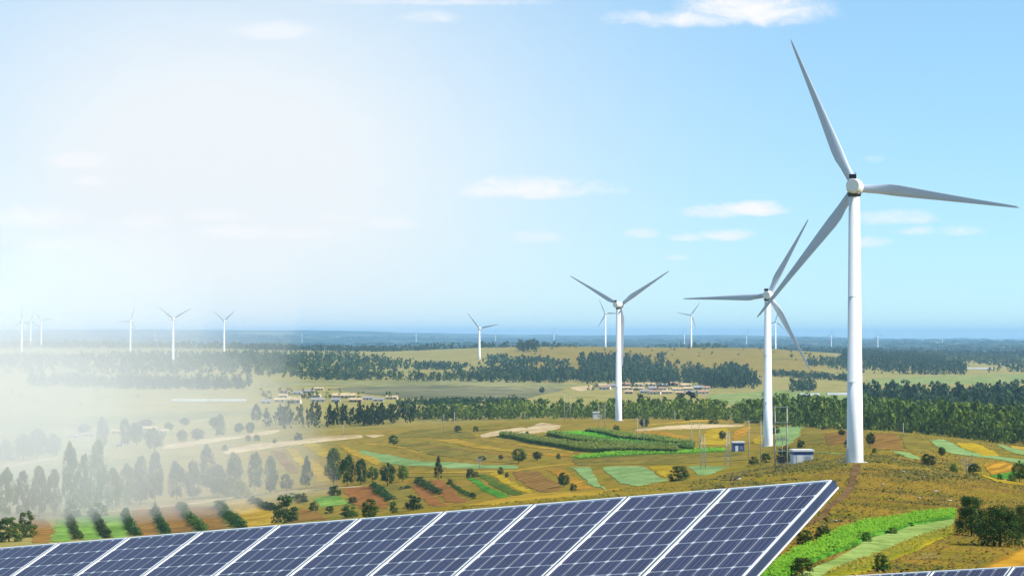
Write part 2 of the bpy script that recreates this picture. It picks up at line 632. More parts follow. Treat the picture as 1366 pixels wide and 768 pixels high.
def terrain(x, y):
    """world height of the ground"""
    x = np.asarray(x, dtype=float)
    y = np.maximum(np.asarray(y, dtype=float), 3.0)
    u = np.clip(683 + F * x / y, PX0, PX1 - 1e-6)
    a = (u - PX0) / (PX1 - PX0) * (NPX - 1)
    b = np.clip((np.log(y) - LD0) / (LD1 - LD0), 0, 1 - 1e-9) * (NLD - 1)
    i = np.minimum(a.astype(int), NPX - 2)
    j = np.minimum(b.astype(int), NLD - 2)
    fa = a - i
    fb = b - j
    z = (TAB[i, j] * (1 - fa) + TAB[i + 1, j] * fa) * (1 - fb) + (TAB[i, j + 1] * (1 - fa) + TAB[i + 1, j + 1] * fa) * fb
    amp = np.clip((y - 60) / 250, 0, 1)
    z = z + amp * ((vnoise(x / 23, y / 23, 1) - .5) * .7 + (vnoise(x / 70, y / 70, 2) - .5) * 1.6)
    amp2 = np.clip((y - 2600) / 1500, 0, 1)
    z = z + amp2 * ((vnoise(x / 500, y / 700, 3) - .5) * 12 + (vnoise(x / 1500, y / 2200, 4) - .5) * np.clip((y - 6500) / 6000, 0, 1) * 34 + (vnoise(x / 420, y / 900, 14) - .5) * np.clip((y - 7000) / 9000, 0, 1) * 16)
    return z + CZ


CP, SP = math.cos(PITCH), math.sin(PITCH)


def ray(px, py):
    """direction with unit y for a photograph pixel"""
    cx, cy = (px - 683.0) / F, -(py - 384.0) / F
    d = np.array([cx, CP - cy * SP, SP + cy * CP])
    return d / d[1]


_ys = np.exp(np.linspace(math.log(60), math.log(40000), 3000))


def hit(px, py, dmin=60.0):
    """first ground point seen through a pixel"""
    d = ray(px, py)
    ys = _ys[_ys >= dmin]
    g = terrain(d[0] * ys, ys)
    below = (CZ + d[2] * ys) <= g
    if not below.any():
        k = int(np.argmin(np.abs(CZ + d[2] * ys - g)))
        y = ys[k]
    else:
        k = int(np.argmax(below))
        y0, y1 = ys[max(k - 1, 0)], ys[k]
        for _ in range(18):
            ym = 0.5 * (y0 + y1)
            if CZ + d[2] * ym <= terrain(d[0] * ym, ym):
                y1 = ym
            else:
                y0 = ym
        y = y1
    return Vector((d[0] * y, y, float(terrain(d[0] * y, y))))


def at(px, dist):
    """ground point at image column px and distance"""
    x = (px - 683.0) / F * dist
    return Vector((x, dist, float(terrain(x, dist))))


def m_per_px(y):
    return y / F


# the ground sheet: fine polar grid in view, coarse beyond
pxs = np.concatenate([np.linspace(-9000, -900, 14)[:-1], np.linspace(-900, -150, 40)[:-1], np.linspace(-150, 1516, 420), np.linspace(1516, 2300, 40)[1:], np.linspace(2300, 10000, 14)[1:]])
lds = np.concatenate([np.linspace(math.log(3.0), math.log(120), 90)[:-1], np.linspace(math.log(120), math.log(3000), 420)[:-1], np.linspace(math.log(3000), math.log(42000), 150)])
YY = np.exp(lds)
UU = (pxs - 683) / F
XX = UU[:, None] * YY[None, :]
Y2 = np.broadcast_to(YY[None, :], XX.shape)
ZZ = terrain(XX, Y2)
nx, ny = XX.shape
gv = np.stack([XX, Y2, ZZ], -1).reshape(-1, 3)
ii, jj = np.meshgrid(np.arange(nx - 1), np.arange(ny - 1), indexing='ij')
b0 = (ii * ny + jj).ravel()
gf = np.stack([b0, b0 + ny, b0 + ny + 1, b0 + 1], -1)
PXX = np.broadcast_to(pxs[:, None], XX.shape)


def ss(x, a, b):
    t = np.clip((x - a) / (b - a), 0, 1)
    return t * t * (3 - 2 * t)


dry = np.clip(ss(PXX, 120, 560), 0, 1) * (1 - ss(Y2, 1500, 1750)) * 0.85 + 0.15 * (1 - ss(Y2, 900, 1500))
dry = np.maximum(dry, 1 - ss(Y2, 700, 800))
dry = np.maximum(dry, .75 * ss(PXX, 640, 720) * (1 - ss(PXX, 1060, 1140)) * ss(Y2, 3100, 3500))
farm = ss(Y2, 5200, 6200)
gme = mesh_np('ground', gv, gf, True, M['ground_grass'], {'dry': ('POINT', dry.ravel()), 'far': ('POINT', farm.ravel())})
tag(link('ground', gme), kind='structure')


# ------------------------------------------------------------------ fields and tracks: sheets draped on the ground
def in_poly(px, py, poly):
    n = len(poly)
    c = np.zeros(len(px), dtype=bool)
    j = n - 1
    for i in range(n):
        xi, yi = poly[i]
        xj, yj = poly[j]
        cond = ((yi > py) != (yj > py))
        with np.errstate(divide='ignore', invalid='ignore'):
            xint = (xj - xi) * (py - yi) / (yj - yi + 1e-12) + xi
        c ^= cond & (px < xint)
        j = i
    return c


def smooth_poly(pts, n=2):
    for _ in range(n):
        q = []
        for i in range(len(pts)):
            a, b = pts[i], pts[(i + 1) % len(pts)]
            q.append((a[0] * .91 + b[0] * .09, a[1] * .91 + b[1] * .09))
            q.append((a[0] * .09 + b[0] * .91, a[1] * .09 + b[1] * .91))
        pts = q
    return pts


FIELD_AREAS = []


def field(name, mat, pix, label, cat='field', h=0.2, rough=0.0, res=26, kind='structure', group=None, smooth=True, dmin=60):
    w = [hit(px, py, dmin) for px, py in pix]
    poly = [(p.x, p.y) for p in w]
    if smooth:
        poly = smooth_poly(poly, 2)
    # ragged edge
    dense = []
    per = sum(math.dist(poly[i], poly[(i + 1) % len(poly)]) for i in range(len(poly)))
    for i in range(len(poly)):
        a, b = poly[i], poly[(i + 1) % len(poly)]
        k = max(1, int(math.dist(a, b) / per * 260))
        for s in range(k):
            dense.append((a[0] + (b[0] - a[0]) * s / k, a[1] + (b[1] - a[1]) * s / k))
    pa = np.array(dense)
    x0, y0 = pa.min(0)
    x1, y1 = pa.max(0)
    jit = min(1.3, per / 220) * float(np.clip((y0 - 250) / 600, .12, 1))
    pa = pa + (np.stack([vnoise(pa[:, 0] / 1.8, pa[:, 1] / 4, 5) * .6 + .4 * vnoise(pa[:, 0] / 9, pa[:, 1] / 14, 9), vnoise(pa[:, 0] / 1.8, pa[:, 1] / 4, 6) * .6 + .4 * vnoise(pa[:, 0] / 9, pa[:, 1] / 14, 8)], -1) - .5) * np.array([2.0, 5.0]) * jit
    dense = [tuple(p) for p in pa]
    gx = np.linspace(x0, x1, res)
    gy = np.linspace(y0, y1, max(res, int(res * 1.6)))
    GX, GY = np.meshgrid(gx, gy)
    GX = GX.ravel() + rng.uniform(-.3, .3, GX.size) * (x1 - x0) / res
    GY = GY.ravel() + rng.uniform(-.3, .3, GY.size) * (y1 - y0) / res
    inside = in_poly(GX, GY, dense)
    pts = [Vector(p) for p in dense] + [Vector((a, b)) for a, b in zip(GX[inside], GY[inside])]
    nb = len(dense)
    vo, eo, fo, ov, _, _ = delaunay_2d_cdt(pts, [(i, (i + 1) % nb) for i in range(nb)], [list(range(nb))], 1, 1e-4)
    vx = np.array([v.x for v in vo])
    vy = np.array([v.y for v in vo])
    z = terrain(vx, vy) + h
    if rough:
        z = z + rng.uniform(-rough, rough, len(z))
    edge = {}
    for f in fo:
        for a, b in zip(f, list(f[1:]) + [f[0]]):
            if (b, a) in edge:
                del edge[(b, a)]
            else:
                edge[(a, b)] = 1
    V = [(a, b, c) for a, b, c in zip(vx, vy, z)]
    FF = [tuple(f) for f in fo]
    low = {}
    for a, b in edge:
        for q in (a, b):
            if q not in low:
                low[q] = len(V)
                V.append((vx[q], vy[q], z[q] - h - 0.8))
    for a, b in edge:
        FF.append((b, a, low[a], low[b]))
    me = bpy.data.meshes.new(name)
    me.from_pydata(V, [], FF)
    me.update()
    o = link(name, me, M[mat])
    bmx = bmesh.new()
    bmx.from_mesh(me)
    bmesh.ops.recalc_face_normals(bmx, faces=bmx.faces)
    bmx.to_mesh(me)
    bmx.free()
    tag(o, label, cat, group, kind)
    FIELD_AREAS.append((dense, o))
    return dense


FIELDS = []
FIELDS = [
    # left foot of the slope, above the panels
    ('f_brown', [(41, 693), (58, 691), (72, 707), (66, 724), (44, 724)], 'small brown field at far left behind the panel corner'),
    ('f_lime', [(76, 693), (91, 692), (95, 722), (66, 722), (73, 706)], 'narrow lime green strip left of the first hedge'),
    ('f_lime', [(98, 688), (122, 687), (137, 718), (106, 720), (104, 702)], 'lime green strip between the first and second hedge'),
    ('f_lime', [(131, 688), (163, 687), (172, 716), (150, 717), (144, 702)], 'lime green strip right of the second hedge'),
    ('f_brown', [(172, 678), (199, 675), (212, 714), (186, 715), (181, 697)], 'brown field right of the third hedge'),
    ('f_brown', [(212, 674), (237, 675), (260, 709), (224, 711)], 'brown field right of the fourth hedge'),
    ('f_brown', [(246, 672), (287, 675), (304, 704), (277, 707)], 'brown field between the fifth and sixth hedge'),
    ('f_gold', [(293, 671), (335, 666), (364, 684), (373, 700), (333, 704), (317, 684)], 'golden field right of the sixth hedge'),
    ('f_lime', [(417, 664), (452, 660), (470, 672), (430, 676)], 'short green patch beside the low bushes'),
    ('f_brown', [(392, 676), (420, 680), (440, 692), (385, 697)], 'brown patch right of the round bush'),
    ('f_red', [(456, 652), (500, 647), (520, 678), (482, 678)], 'reddish ploughed field below the poplar group'),
    ('f_olive', [(506, 648), (541, 645), (570, 674), (524, 678)], 'olive fallow strip between two reddish fields'),
    ('f_red', [(547, 646), (566, 645), (599, 674), (582, 676)], 'narrow reddish ploughed strip between bush rows'),
    ('f_red', [(571, 641), (591, 640), (626, 669), (601, 671)], 'reddish ploughed strip right of the bush row'),
    # middle of the slope
    ('f_pale', [(473, 601), (487, 600.5), (530, 609), (578, 616), (640, 619.5), (690, 620.5), (690, 625), (600, 624), (542, 621), (500, 614)], 'long curved pale green strip across the slope'),
    ('f_tan', [(296, 600), (340, 592), (440, 581), (484, 579.5), (482, 584), (430, 589), (340, 600), (300, 606)], 'long bare tan track of soil left of centre'),
    ('f_tan', [(487, 580), (515, 579.5), (497, 584)], 'small bare tan wedge beside the long track'),
    ('f_tan', [(215, 594), (300, 582), (372, 573), (372, 576), (300, 587), (218, 599)], 'pale lane running past the hazy farmhouses'),
    ('f_tan', [(0, 620), (40, 614), (90, 606), (90, 609), (40, 618), (0, 624)], 'pale lane below the misty grove at left edge'),
    ('f_gold', [(578, 587), (604, 585), (640, 593), (690, 602), (688, 606), (640, 598)], 'golden stubble strip above the pale green strip'),
    ('f_olive', [(520, 590), (575, 591), (680, 610), (690, 617), (640, 615), (560, 603)], 'olive fallow band above the pale green strip'),
    ('f_gold', [(449, 593), (467, 597), (509, 616), (500, 620), (467, 604)], 'golden strip at the left end of the pale green strip'),
    ('f_yellow', [(379, 597), (395, 598), (408, 618), (399, 622)], 'short yellow strip above the poplars'),
    ('f_brown', [(360, 600), (376, 602), (399, 629), (386, 632)], 'brown strip left of the short yellow strip'),
    ('f_gold', [(411, 613), (425, 616), (446, 642), (424, 643)], 'golden patch behind the conical tree'),
    ('f_yellow', [(399, 590), (425, 592), (448, 606), (430, 610)], 'pale yellow stubble above the conical tree'),
    ('f_olive', [(560, 573), (620, 572), (640, 585), (580, 584), (520, 582)], 'yellowish meadow below the two thin poles'),
    ('f_tan', [(640, 580), (665, 574), (695, 569.5), (703, 571.5), (674, 580), (642, 584)], 'slim bare tan soil strip beside the wide one'),
    ('f_tan', [(687, 578.5), (705, 570), (722, 563.5), (748, 567.5), (746, 571), (731, 575.5), (693, 581)], 'wide bare tan soil patch above the corn'),
    ('f_green', [(622, 637), (631, 636), (681, 661), (667, 664)], 'bright green stripe beside the low round bush'),
    ('f_corn', [(636, 633), (647, 632), (701, 659), (684, 661)], 'dark green stripe between the bright green and yellow stripes'),
    ('f_yellow', [(651, 632), (662, 630), (712, 656), (703, 658)], 'narrow yellow stripe left of the brown field'),
    ('f_brown', [(680, 630), (715, 628), (737, 641), (751, 652), (737, 656), (711, 653)], 'brown field under the small round tree'),
    ('f_orange', [(726, 626.5), (751, 626), (795, 650), (771, 653), (758, 641)], 'orange field right of the small round tree'),
    ('f_pale', [(758, 623), (788, 622.5), (838, 650), (804, 651), (771, 630)], 'pale green plot left of the other large pale plot'),
    ('f_pale', [(800, 622), (857, 621.5), (893, 640), (846, 649)], 'largest pale green plot in front of the yellow patch'),
    ('f_yellow', [(863, 622), (897, 621.5), (898, 636), (886, 637)], 'small yellow patch behind the spreading bush'),
    ('f_pale', [(917, 621), (970, 621.5), (960, 627), (938, 634)], 'pale green wedge right of the spreading bush'),
    ('f_gold', [(600, 676), (650, 667), (711, 657), (760, 655), (830, 652), (800, 659), (730, 665), (650, 674)], 'golden grass band along the hill edge above the panels'),
    ('f_olive', [(760, 613), (850, 606), (990, 604), (1010, 612), (900, 619), (770, 621)], 'olive grass band below the corn rows'),
    # centre right, around the second turbine
    ('f_green', [(735, 577), (777, 575), (830, 583), (905, 594), (905, 597), (830, 590), (775, 583)], 'bright green leaves between the corn rows'),
    ('f_green', [(762, 609), (819, 603), (880, 600.5), (966, 598), (968, 602), (900, 605), (775, 612)], 'bright green strip below the corn beside two poles'),
    ('f_orange', [(836, 578), (850, 575), (880, 575), (918, 583), (925, 592), (866, 585)], 'orange field behind the two thin poles'),
    ('f_yellow', [(940, 576), (952, 572), (968, 570.5), (973, 576), (972, 594), (934, 593)], 'yellow field behind the blue hut'),
    ('f_orange', [(978, 575), (1002, 567), (996, 578), (979, 588)], 'orange field right of the dark bush'),
    ('f_tan', [(846, 573), (922, 565.5), (995, 566), (990, 568.5), (917, 572), (850, 575)], 'straw coloured strip crossing under the tree belt'),
    ('f_yellow', [(1003, 586), (1018, 580), (1019, 594), (1007, 592)], 'small yellow patch left of the second turbine'),
    ('f_pale', [(1034, 571), (1073, 566), (1066, 580), (1056, 591), (1034, 596)], 'pale green plot right of the second turbine'),
    ('f_brown', [(1099, 576), (1131, 576), (1131, 592), (1104, 593)], 'brown plot left of the tallest tower'),
    ('f_olive', [(1072, 572), (1097, 574), (1100, 592), (1064, 592)], 'olive plot beside the pale green plot'),
    # right
    ('f_brown', [(1160, 579), (1195, 576), (1207, 601), (1160, 598)], 'orange brown plot right of the tallest tower'),
    ('f_olive', [(1198, 576), (1236, 588), (1250, 600), (1212, 601)], 'olive plot between brown and pale green plots'),
    ('f_pale', [(1240, 586.5), (1258, 585.5), (1293, 603), (1366, 613), (1400, 617), (1400, 622), (1366, 619), (1331, 612.5), (1262, 604)], 'long pale green plot curving down to the right edge'),
    ('f_yellow', [(1274, 590), (1300, 591), (1333, 607), (1310, 608.5), (1286, 598)], 'yellow plot inside the bend of the pale green one'),
    ('f_pale', [(1330, 592), (1345, 596), (1400, 608), (1400, 612), (1350, 604)], 'pale green strip at the right edge under the wood'),
    ('f_gold', [(1345, 594), (1366, 596), (1400, 600), (1400, 606), (1362, 600)], 'golden strip at the right edge under the wood'),
    ('f_orange', [(1312, 620), (1338, 615.5), (1357, 623), (1351, 629), (1320, 632)], 'rounded orange plot right of the bare tree'),
    ('f_green', [(1319, 634), (1355, 628), (1370, 632), (1348, 639), (1330, 638)], 'small bright green plot below the rounded orange plot'),
    ('f_pale', [(1188, 602), (1207, 602.5), (1230, 612), (1212, 611.5)], 'thin pale green wedge left of the dark bushes'),
    ('f_yellow', [(1305, 632), (1330, 639), (1400, 650), (1400, 654), (1330, 643)], 'thin yellow line of stubble curving to the right edge'),
    # bottom right
    ('f_mown', [(1050, 775), (1092, 755), (1152, 722), (1217, 701), (1274, 692), (1273, 698), (1206, 722), (1135, 748), (1085, 775)], 'pale mown strip below the bright green crop'),
    ('f_yellowgreen', [(1090, 772), (1190, 732), (1271, 701), (1271, 714), (1195, 744), (1150, 765)], 'yellowing bean strip below the pale mown strip'),
    ('f_orange', [(1290, 768), (1333, 744), (1380, 726), (1380, 768)], 'orange field in the bottom right corner'),
    ('f_track', [(1139, 619), (1149, 619), (1142, 640), (1131, 662), (1104, 686), (1075, 702), (1066, 703), (1100, 680), (1123, 659), (1133, 640)], 'brown dirt track leading to the tallest tower'),
    # valley floor
    ('f_valley', [(-60, 560), (120, 556), (330, 545), (420, 548), (330, 552), (120, 574), (-60, 580)], 'pale hay meadow on the hazy valley floor'),
    ('f_valley', [(350, 508), (600, 505), (780, 513), (700, 520), (560, 514), (350, 516)], 'pale meadow below the far dark tree belt'),
    ('f_grey', [(430, 518), (560, 512), (760, 518), (700, 533), (540, 532)], 'grey green pasture right of the left village'),
    ('f_palegrass', [(1155, 505), (1300, 500), (1420, 498), (1420, 512), (1290, 512), (1160, 514)], 'pale meadow in front of the far right wood'),
    ('f_palegrass', [(940, 527), (1030, 520), (1130, 524), (1130, 536), (960, 540)], 'green meadow right of the centre village'),
    ('f_tan', [(760, 517), (790, 513), (790, 519), (772, 522)], 'bare earth bank at the left of the centre village'),
]
hh = 0.08


def band(mt, pts, th, lab):
    """long thin strip through image points"""
    q = []
    for i in range(len(pts) - 1):
        for s in range(4):
            u = s / 4
            q.append((pts[i][0] * (1 - u) + pts[i + 1][0] * u, pts[i][1] * (1 - u) + pts[i + 1][1] * u))
    q.append(pts[-1])
    n = len(q)
    up = [(x, y - th * .5 * (.5 + .5 * math.sin(math.pi * (i + .4) / n))) for i, (x, y) in enumerate(q)]
    dn = [(x, y + th * .5 * (.5 + .5 * math.sin(math.pi * (i + .4) / n))) for i, (x, y) in enumerate(q)]
    FIELDS.append((mt, up + dn[::-1], lab))


band('f_gold', [(640, 586), (700, 594), (764, 603)], 1.8, 'thin golden band left of the lowest corn strip')
band('f_brown', [(556, 593), (640, 603), (692, 611)], 1.6, 'thin brown band across the open slope')
band('f_gold', [(530, 599), (620, 611), (690, 617)], 1.6, 'thin golden band just above the pale green strip')
band('f_gold', [(690, 627), (724, 622), (764, 618)], 1.8, 'thin golden band above the brown field')
band('f_orange', [(700, 605.5), (740, 606.5), (765, 608)], 2.6, 'short orange band left of the lower bright strip')
band('f_brown', [(776, 617), (880, 611.5), (1000, 608.5)], 1.4, 'long brown line through the olive grass band')
band('f_gold', [(860, 567), (930, 561), (1000, 559)], 1.6, 'golden line just under the tree belt')
band('f_palegrass', [(1040, 601), (1100, 604), (1130, 606)], 1.4, 'pale grass line left of the tallest tower')
band('f_brown', [(1165, 606), (1240, 619), (1300, 641)], 1.6, 'brown line down the stony slope')
band('f_gold', [(298, 613), (350, 607), (400, 603)], 2.2, 'golden band under the long tan track')
band('f_tan', [(395, 656), (440, 651), (495, 648)], 1.4, 'pale footpath under the poplar group')
band('f_tan', [(20, 692), (120, 684), (250, 672), (340, 660), (396, 654)], 1.5, 'pale footpath along the foot of the misty poplar row')
band('f_gold', [(520, 630), (600, 630), (690, 628)], 2.0, 'golden band below the pale green strip')
band('f_olive', [(540, 636), (620, 634), (640, 631)], 2.0, 'olive band above the reddish strips')
band('f_yellow', [(560, 577), (600, 578), (640, 581)], 1.8, 'thin yellow line in the meadow below the poles')
band('f_gold', [(470, 590), (540, 597), (600, 606), (660, 614)], 1.6, 'long golden line above the pale green strip')
band('f_red', [(600, 590), (650, 596), (690, 604)], 1.4, 'thin reddish line left of the corn')
for i, (mt, pix, lab) in enumerate(FIELDS):
    dist = hit(*pix[0]).y
    field('track' if mt == 'f_track' else 'field', mt, pix, lab, 'track' if mt == 'f_track' else 'field', h=hh + 0.004 * (i % 12) + dist * 2e-5)

# ------------------------------------------------------------------ foliage
def quads(c, n, s, aspect=0.7):
    """leaf quads at centres c facing n with half size s"""
    N = len(c)
    n = n / (np.linalg.norm(n, axis=1, keepdims=True) + 1e-9)
    r = rng.normal(size=(N, 3))
    a = np.cross(n, r)
    a /= (np.linalg.norm(a, axis=1, keepdims=True) + 1e-9)
    b = np.cross(n, a)
    s = np.asarray(s).reshape(-1, 1) * np.ones((N, 1))
    v = np.empty((N, 4, 3))
    v[:, 0] = c - a * s
    v[:, 1] = c - b * s * aspect
    v[:, 2] = c + a * s
    v[:, 3] = c + b * s * aspect
    f = np.arange(N * 4).reshape(N, 4)
    return v.reshape(-1, 3), f


def envelope(shape, t):
    """crown radius (1 = full) at relative height t of the crown"""
    t = np.clip(t, 0, 1)
    if shape == 'poplar':
        return np.interp(t, [0, .06, .2, .45, .75, .92, 1], [.35, .75, .98, 1, .72, .36, .05])
    if shape == 'cone':
        return np.interp(t, [0, .1, .25, .6, 1], [.5, .95, 1, .55, .03])
    if shape == 'bush':
        return np.sqrt(np.clip(1 - (t * 1.04 - .12) ** 2, 0, 1)) * np.interp(t, [0, .08, 1], [.85, 1, 1])
    if shape == 'hedge':
        return np.interp(t, [0, .1, .6, .9, 1], [.9, 1, .95, .65, .2])
    return np.sqrt(np.clip(1 - (2 * t - .9) ** 2, 0.02, 1))


def crown_arrays(shape, n_clump, per, leaf, z0, lump=0.30, inner=0.35, squash=1.0):
    """unit crown: height from z0 to 1, radius 0.5"""
    cs, ns, ts = [], [], []
    for k in range(n_clump):
        t = rng.uniform(0.02, 0.97)
        r_env = envelope(shape, t) * 0.5
        rr = r_env * math.sqrt(rng.uniform(inner, 1.0)) * 0.86
        th = rng.uniform(0, 2 * math.pi)
        c = np.array([rr * math.cos(th), rr * math.sin(th), z0 + t * (1 - z0)])
        rc = lump * 0.5 * rng.uniform(0.55, 1.15) * (0.45 + 0.55 * envelope(shape, t))
        d = rng.normal(size=(per, 3))
        d /= np.linalg.norm(d, axis=1, keepdims=True)
        rad = rc * rng.uniform(0.45, 1.1, per) ** 0.7
        p = c + d * rad[:, None] * np.array([1, 1, 0.8 * squash])
        out = p - np.array([0, 0, z0 + 0.45 * (1 - z0)])
        out[:, 2] *= 0.6
        out /= (np.linalg.norm(out, axis=1, keepdims=True) + 1e-9)
        nn = d * 0.7 + out * 0.6 + rng.normal(size=(per, 3)) * 0.35 + np.array([0, 0, .15])
        cs.append(p)
        ns.append(nn)
        ts.append(np.clip(rng.normal(0.42 + rng.normal() * 0.14, 0.16, per), 0, 1))
    c = np.concatenate(cs)
    n = np.concatenate(ns)
    t = np.concatenate(ts)
    keep = (c[:, 2] > z0 * 0.8) & (c[:, 2] < 1.03)
    c, n, t = c[keep], n[keep], t[keep]
    v, f = quads(c, n, leaf * rng.uniform(0.6, 1.25, len(c)))
    return v, f, t


def crown_mesh(name, mat, *a, **k):
    v, f, t = crown_arrays(*a, **k)
    return mesh_np(name, v, f, False, M[mat], {'tint': ('FACE', t)})


def trunk_mesh(name, top=0.7, r=0.03, limbs=5, mat='bark', n=7, spread=0.28):
    mb = MB()
    bend = [(0, 0, -0.03), (random.uniform(-.01, .01), random.uniform(-.01, .01), top * .3), (random.uniform(-.02, .02), random.uniform(-.02, .02), top * .65), (0, 0, top)]
    mb.tube(bend, [r, r * .8, r * .55, r * .2], n)
    for k in range(limbs):
        z = top * (0.3 + 0.6 * k / max(1, limbs))
        th = k * 2.4 + random.random()
        L = spread * random.uniform(.7, 1.1)
        p0 = Vector((0, 0, z))
        p1 = p0 + Vector((math.cos(th) * L * .5, math.sin(th) * L * .5, L * .45))
        p2 = p0 + Vector((math.cos(th) * L, math.sin(th) * L, L * 1.05))
        mb.tube([p0, p1, p2], [r * .4, r * .28, r * .1], 5)
    return mb.mesh(name, M[mat])


PROTO = {}


def proto(kind, mat):
    """crown + trunk meshes, several variants of each kind"""
    key = (kind, mat)
    if key in PROTO:
        return PROTO[key]
    out = []
    for v in range(4 if kind in ('poplar', 'round', 'bush') else 2):
        if kind == 'poplar':
            c = crown_mesh('crown', mat, 'poplar', 64, 46, .030, .12, lump=.34)
            tr = trunk_mesh('trunk', .8, .022, 5, spread=.16)
        elif kind == 'cone':
            c = crown_mesh('crown', mat, 'cone', 60, 44, .030, .10, lump=.30)
            tr = trunk_mesh('trunk', .85, .022, 5, spread=.14)
        elif kind == 'bush':
            c = crown_mesh('crown', mat, 'bush', 44, 50, .036, .0, lump=.34, inner=.25)
            tr = trunk_mesh('trunk', .5, .03, 6, spread=.3)
        elif kind == 'big':
            c = crown_mesh('crown', mat, 'bush', 120, 80, .019, .03, lump=.34, inner=.15)
            tr = trunk_mesh('trunk', .7, .03, 9, spread=.34)
        else:
            c = crown_mesh('crown', mat, 'round', 60, 46, .033, .16, lump=.36)
            tr = trunk_mesh('trunk', .7, .03, 6, spread=.26)
        out.append((c, tr))
    PROTO[key] = out
    return out


_pi = [0]


def tree(kind, mat, px, base, top, wpx, label, group, name=None, dmin=60, cat=None, sink=0.0, dist=None):
    p = at(px, dist) if dist else hit(px, base, dmin)
    mpp = m_per_px(p.y)
    h = (base - top) * mpp
    wd = wpx * mpp
    _pi[0] += 1
    pr = proto(kind, mat)
    c, t = pr[_pi[0] % len(pr)]
    nm = name or {'poplar': 'poplar_tree', 'cone': 'conical_tree', 'bush': 'bush', 'big': 'broadleaf_tree'}.get(kind, 'broadleaf_tree')
    e = empty(nm, (p.x, p.y, p.z - sink), random.uniform(0, 6.28))
    asym = random.uniform(.9, 1.1)
    e.scale = (wd * asym, wd / asym, h)
    tag(e, label, cat or ('bush' if kind == 'bush' else 'tree'), group)
    link('crown', c, None, e)
    link('trunk', t, None, e)
    return e


G_ROW = 'misty poplars in the row above the green strips'
ROW = [(8, 692, 624, 27, 'leftmost poplar at the picture edge in the glow-veiled row'), (30, 691, 628, 28, 'second poplar from the left edge in the glow-veiled row'),
       (52, 690, 622, 27, 'third poplar from the left edge in the misty row'), (72, 688, 626, 25, 'fourth poplar from the left, beside the tall pair'),
       (94, 687, 590, 27, 'left one of the tall glow-veiled poplar pair'), (112, 685, 606, 25, 'shorter poplar between the tall glow-veiled pair'),
       (130, 683, 588, 29, 'right one of the tall glow-veiled poplar pair'), (150, 681, 624, 26, 'low poplar just right of the tall pair'),
       (170, 677, 618, 27, 'second poplar right of the tall glow-veiled pair'), (188, 674, 608, 25, 'third poplar right of the tall glow-veiled pair'),
       (207, 671, 603, 26, 'fourth poplar right of the tall pair, above the fourth hedge'), (236, 668, 614, 24, 'poplar standing alone right of the gap in the glow-veiled row'),
       (258, 667, 613, 25, 'poplar left of the tall one with a second tree behind'), (276, 655, 594, 24, 'tall poplar standing behind the row, half veiled'),
       (291, 663, 620, 25, 'low poplar in front of the half veiled tall one'), (313, 660, 603, 29, 'broad poplar near the right end of the glow-veiled row'),
       (340, 655, 602, 25, 'poplar right of the broad one, clear of the white glow'), (361, 658, 608, 24, 'last poplar of the row before the small green tree')]
for px, b, t, w, lab in ROW:
    tree('poplar', 'leaf_dark' if px > 220 else 'leaf_mid', px, b, t, w, lab, G_ROW)
# low green growth at the row's foot
for px, b, t, w, lab in [(302, 662, 640, 24, 'light green shrub under the broad poplar'), (322, 664, 642, 26, 'light green shrub at the foot of the clear poplar'),
                         (12, 722, 690, 40, 'green bush at the left corner of the panels'), (36, 716, 682, 26, 'green bush right of the corner bush'),
                         (96, 690, 672, 26, 'low shrub under the tall glow-veiled pair'), (130, 688, 670, 30, 'low shrub right under the tall glow-veiled pair')]:
    tree('bush', 'leaf_light' if px > 200 else 'leaf_mid', px, b, t, w, lab, 'shrubs along the poplar row')
G_MID = 'trees scattered on the slope'
for kd, mt, px, b, t, w, lab in [
    ('round', 'leaf_mid', 382, 655, 632, 19, 'small green tree right of the poplar row'),
    ('cone', 'leaf_dark', 409, 650, 607, 22, 'slender conical tree left of the poplar group'),
    ('poplar', 'leaf_dark', 445, 646, 598, 26, 'left and tallest tree of the poplar group by the reddish field'),
    ('poplar', 'leaf_dark', 463, 648, 606, 23, 'middle tree of the poplar group by the reddish field'),
    ('poplar', 'leaf_dark', 481, 646, 611, 20, 'right tree of the poplar group by the reddish field'),
    ('round', 'leaf_light', 497, 642, 622, 18, 'light green tree between poplar group and dark tree'),
    ('round', 'leaf_dark', 517, 648, 617, 24, 'dark round tree left of the feathery light one'),
    ('round', 'leaf_light', 537, 642, 620, 18, 'feathery light green tree left of the lone conifer'),
    ('cone', 'leaf_dark', 585, 640, 608, 16, 'lone dark upright tree above the reddish strips'),
    ('round', 'leaf_mid', 692, 617, 598, 22, 'green tree by the pale strip, larger of two'),
    ('round', 'leaf_dark', 717, 614, 602, 15, 'dark tree right of the larger green tree'),
    ('round', 'leaf_dark', 752, 649, 630, 18, 'small round dark tree standing on the brown field'),
    ('round', 'leaf_mid', 525, 594, 580, 15, 'lone small tree on the open slope beneath the tan track'),
    ('round', 'leaf_dark', 860, 571, 557, 15, 'dark tree right of the third turbine below the belt'),
    ('round', 'leaf_dark', 964, 587, 574, 12, 'dark round tree in the yellow field'),
    ('round', 'leaf_dark', 1161, 594, 577, 15, 'dark tree just right of the tallest tower'),
    ('round', 'leaf_dark', 1123, 581, 573, 11, 'small dark tree left of the tallest tower'),
    ('round', 'leaf_dark', 1256, 609, 596, 12, 'small dark tree left of the long pale green plot'),
    ('round', 'leaf_mid', 1360, 642, 614, 22, 'green tree cut by the right edge above the yellow line'),
]:
    tree(kd, mt, px, b, t, w, lab, G_MID)
G_HAZE = 'hazy trees around the farm on the left'
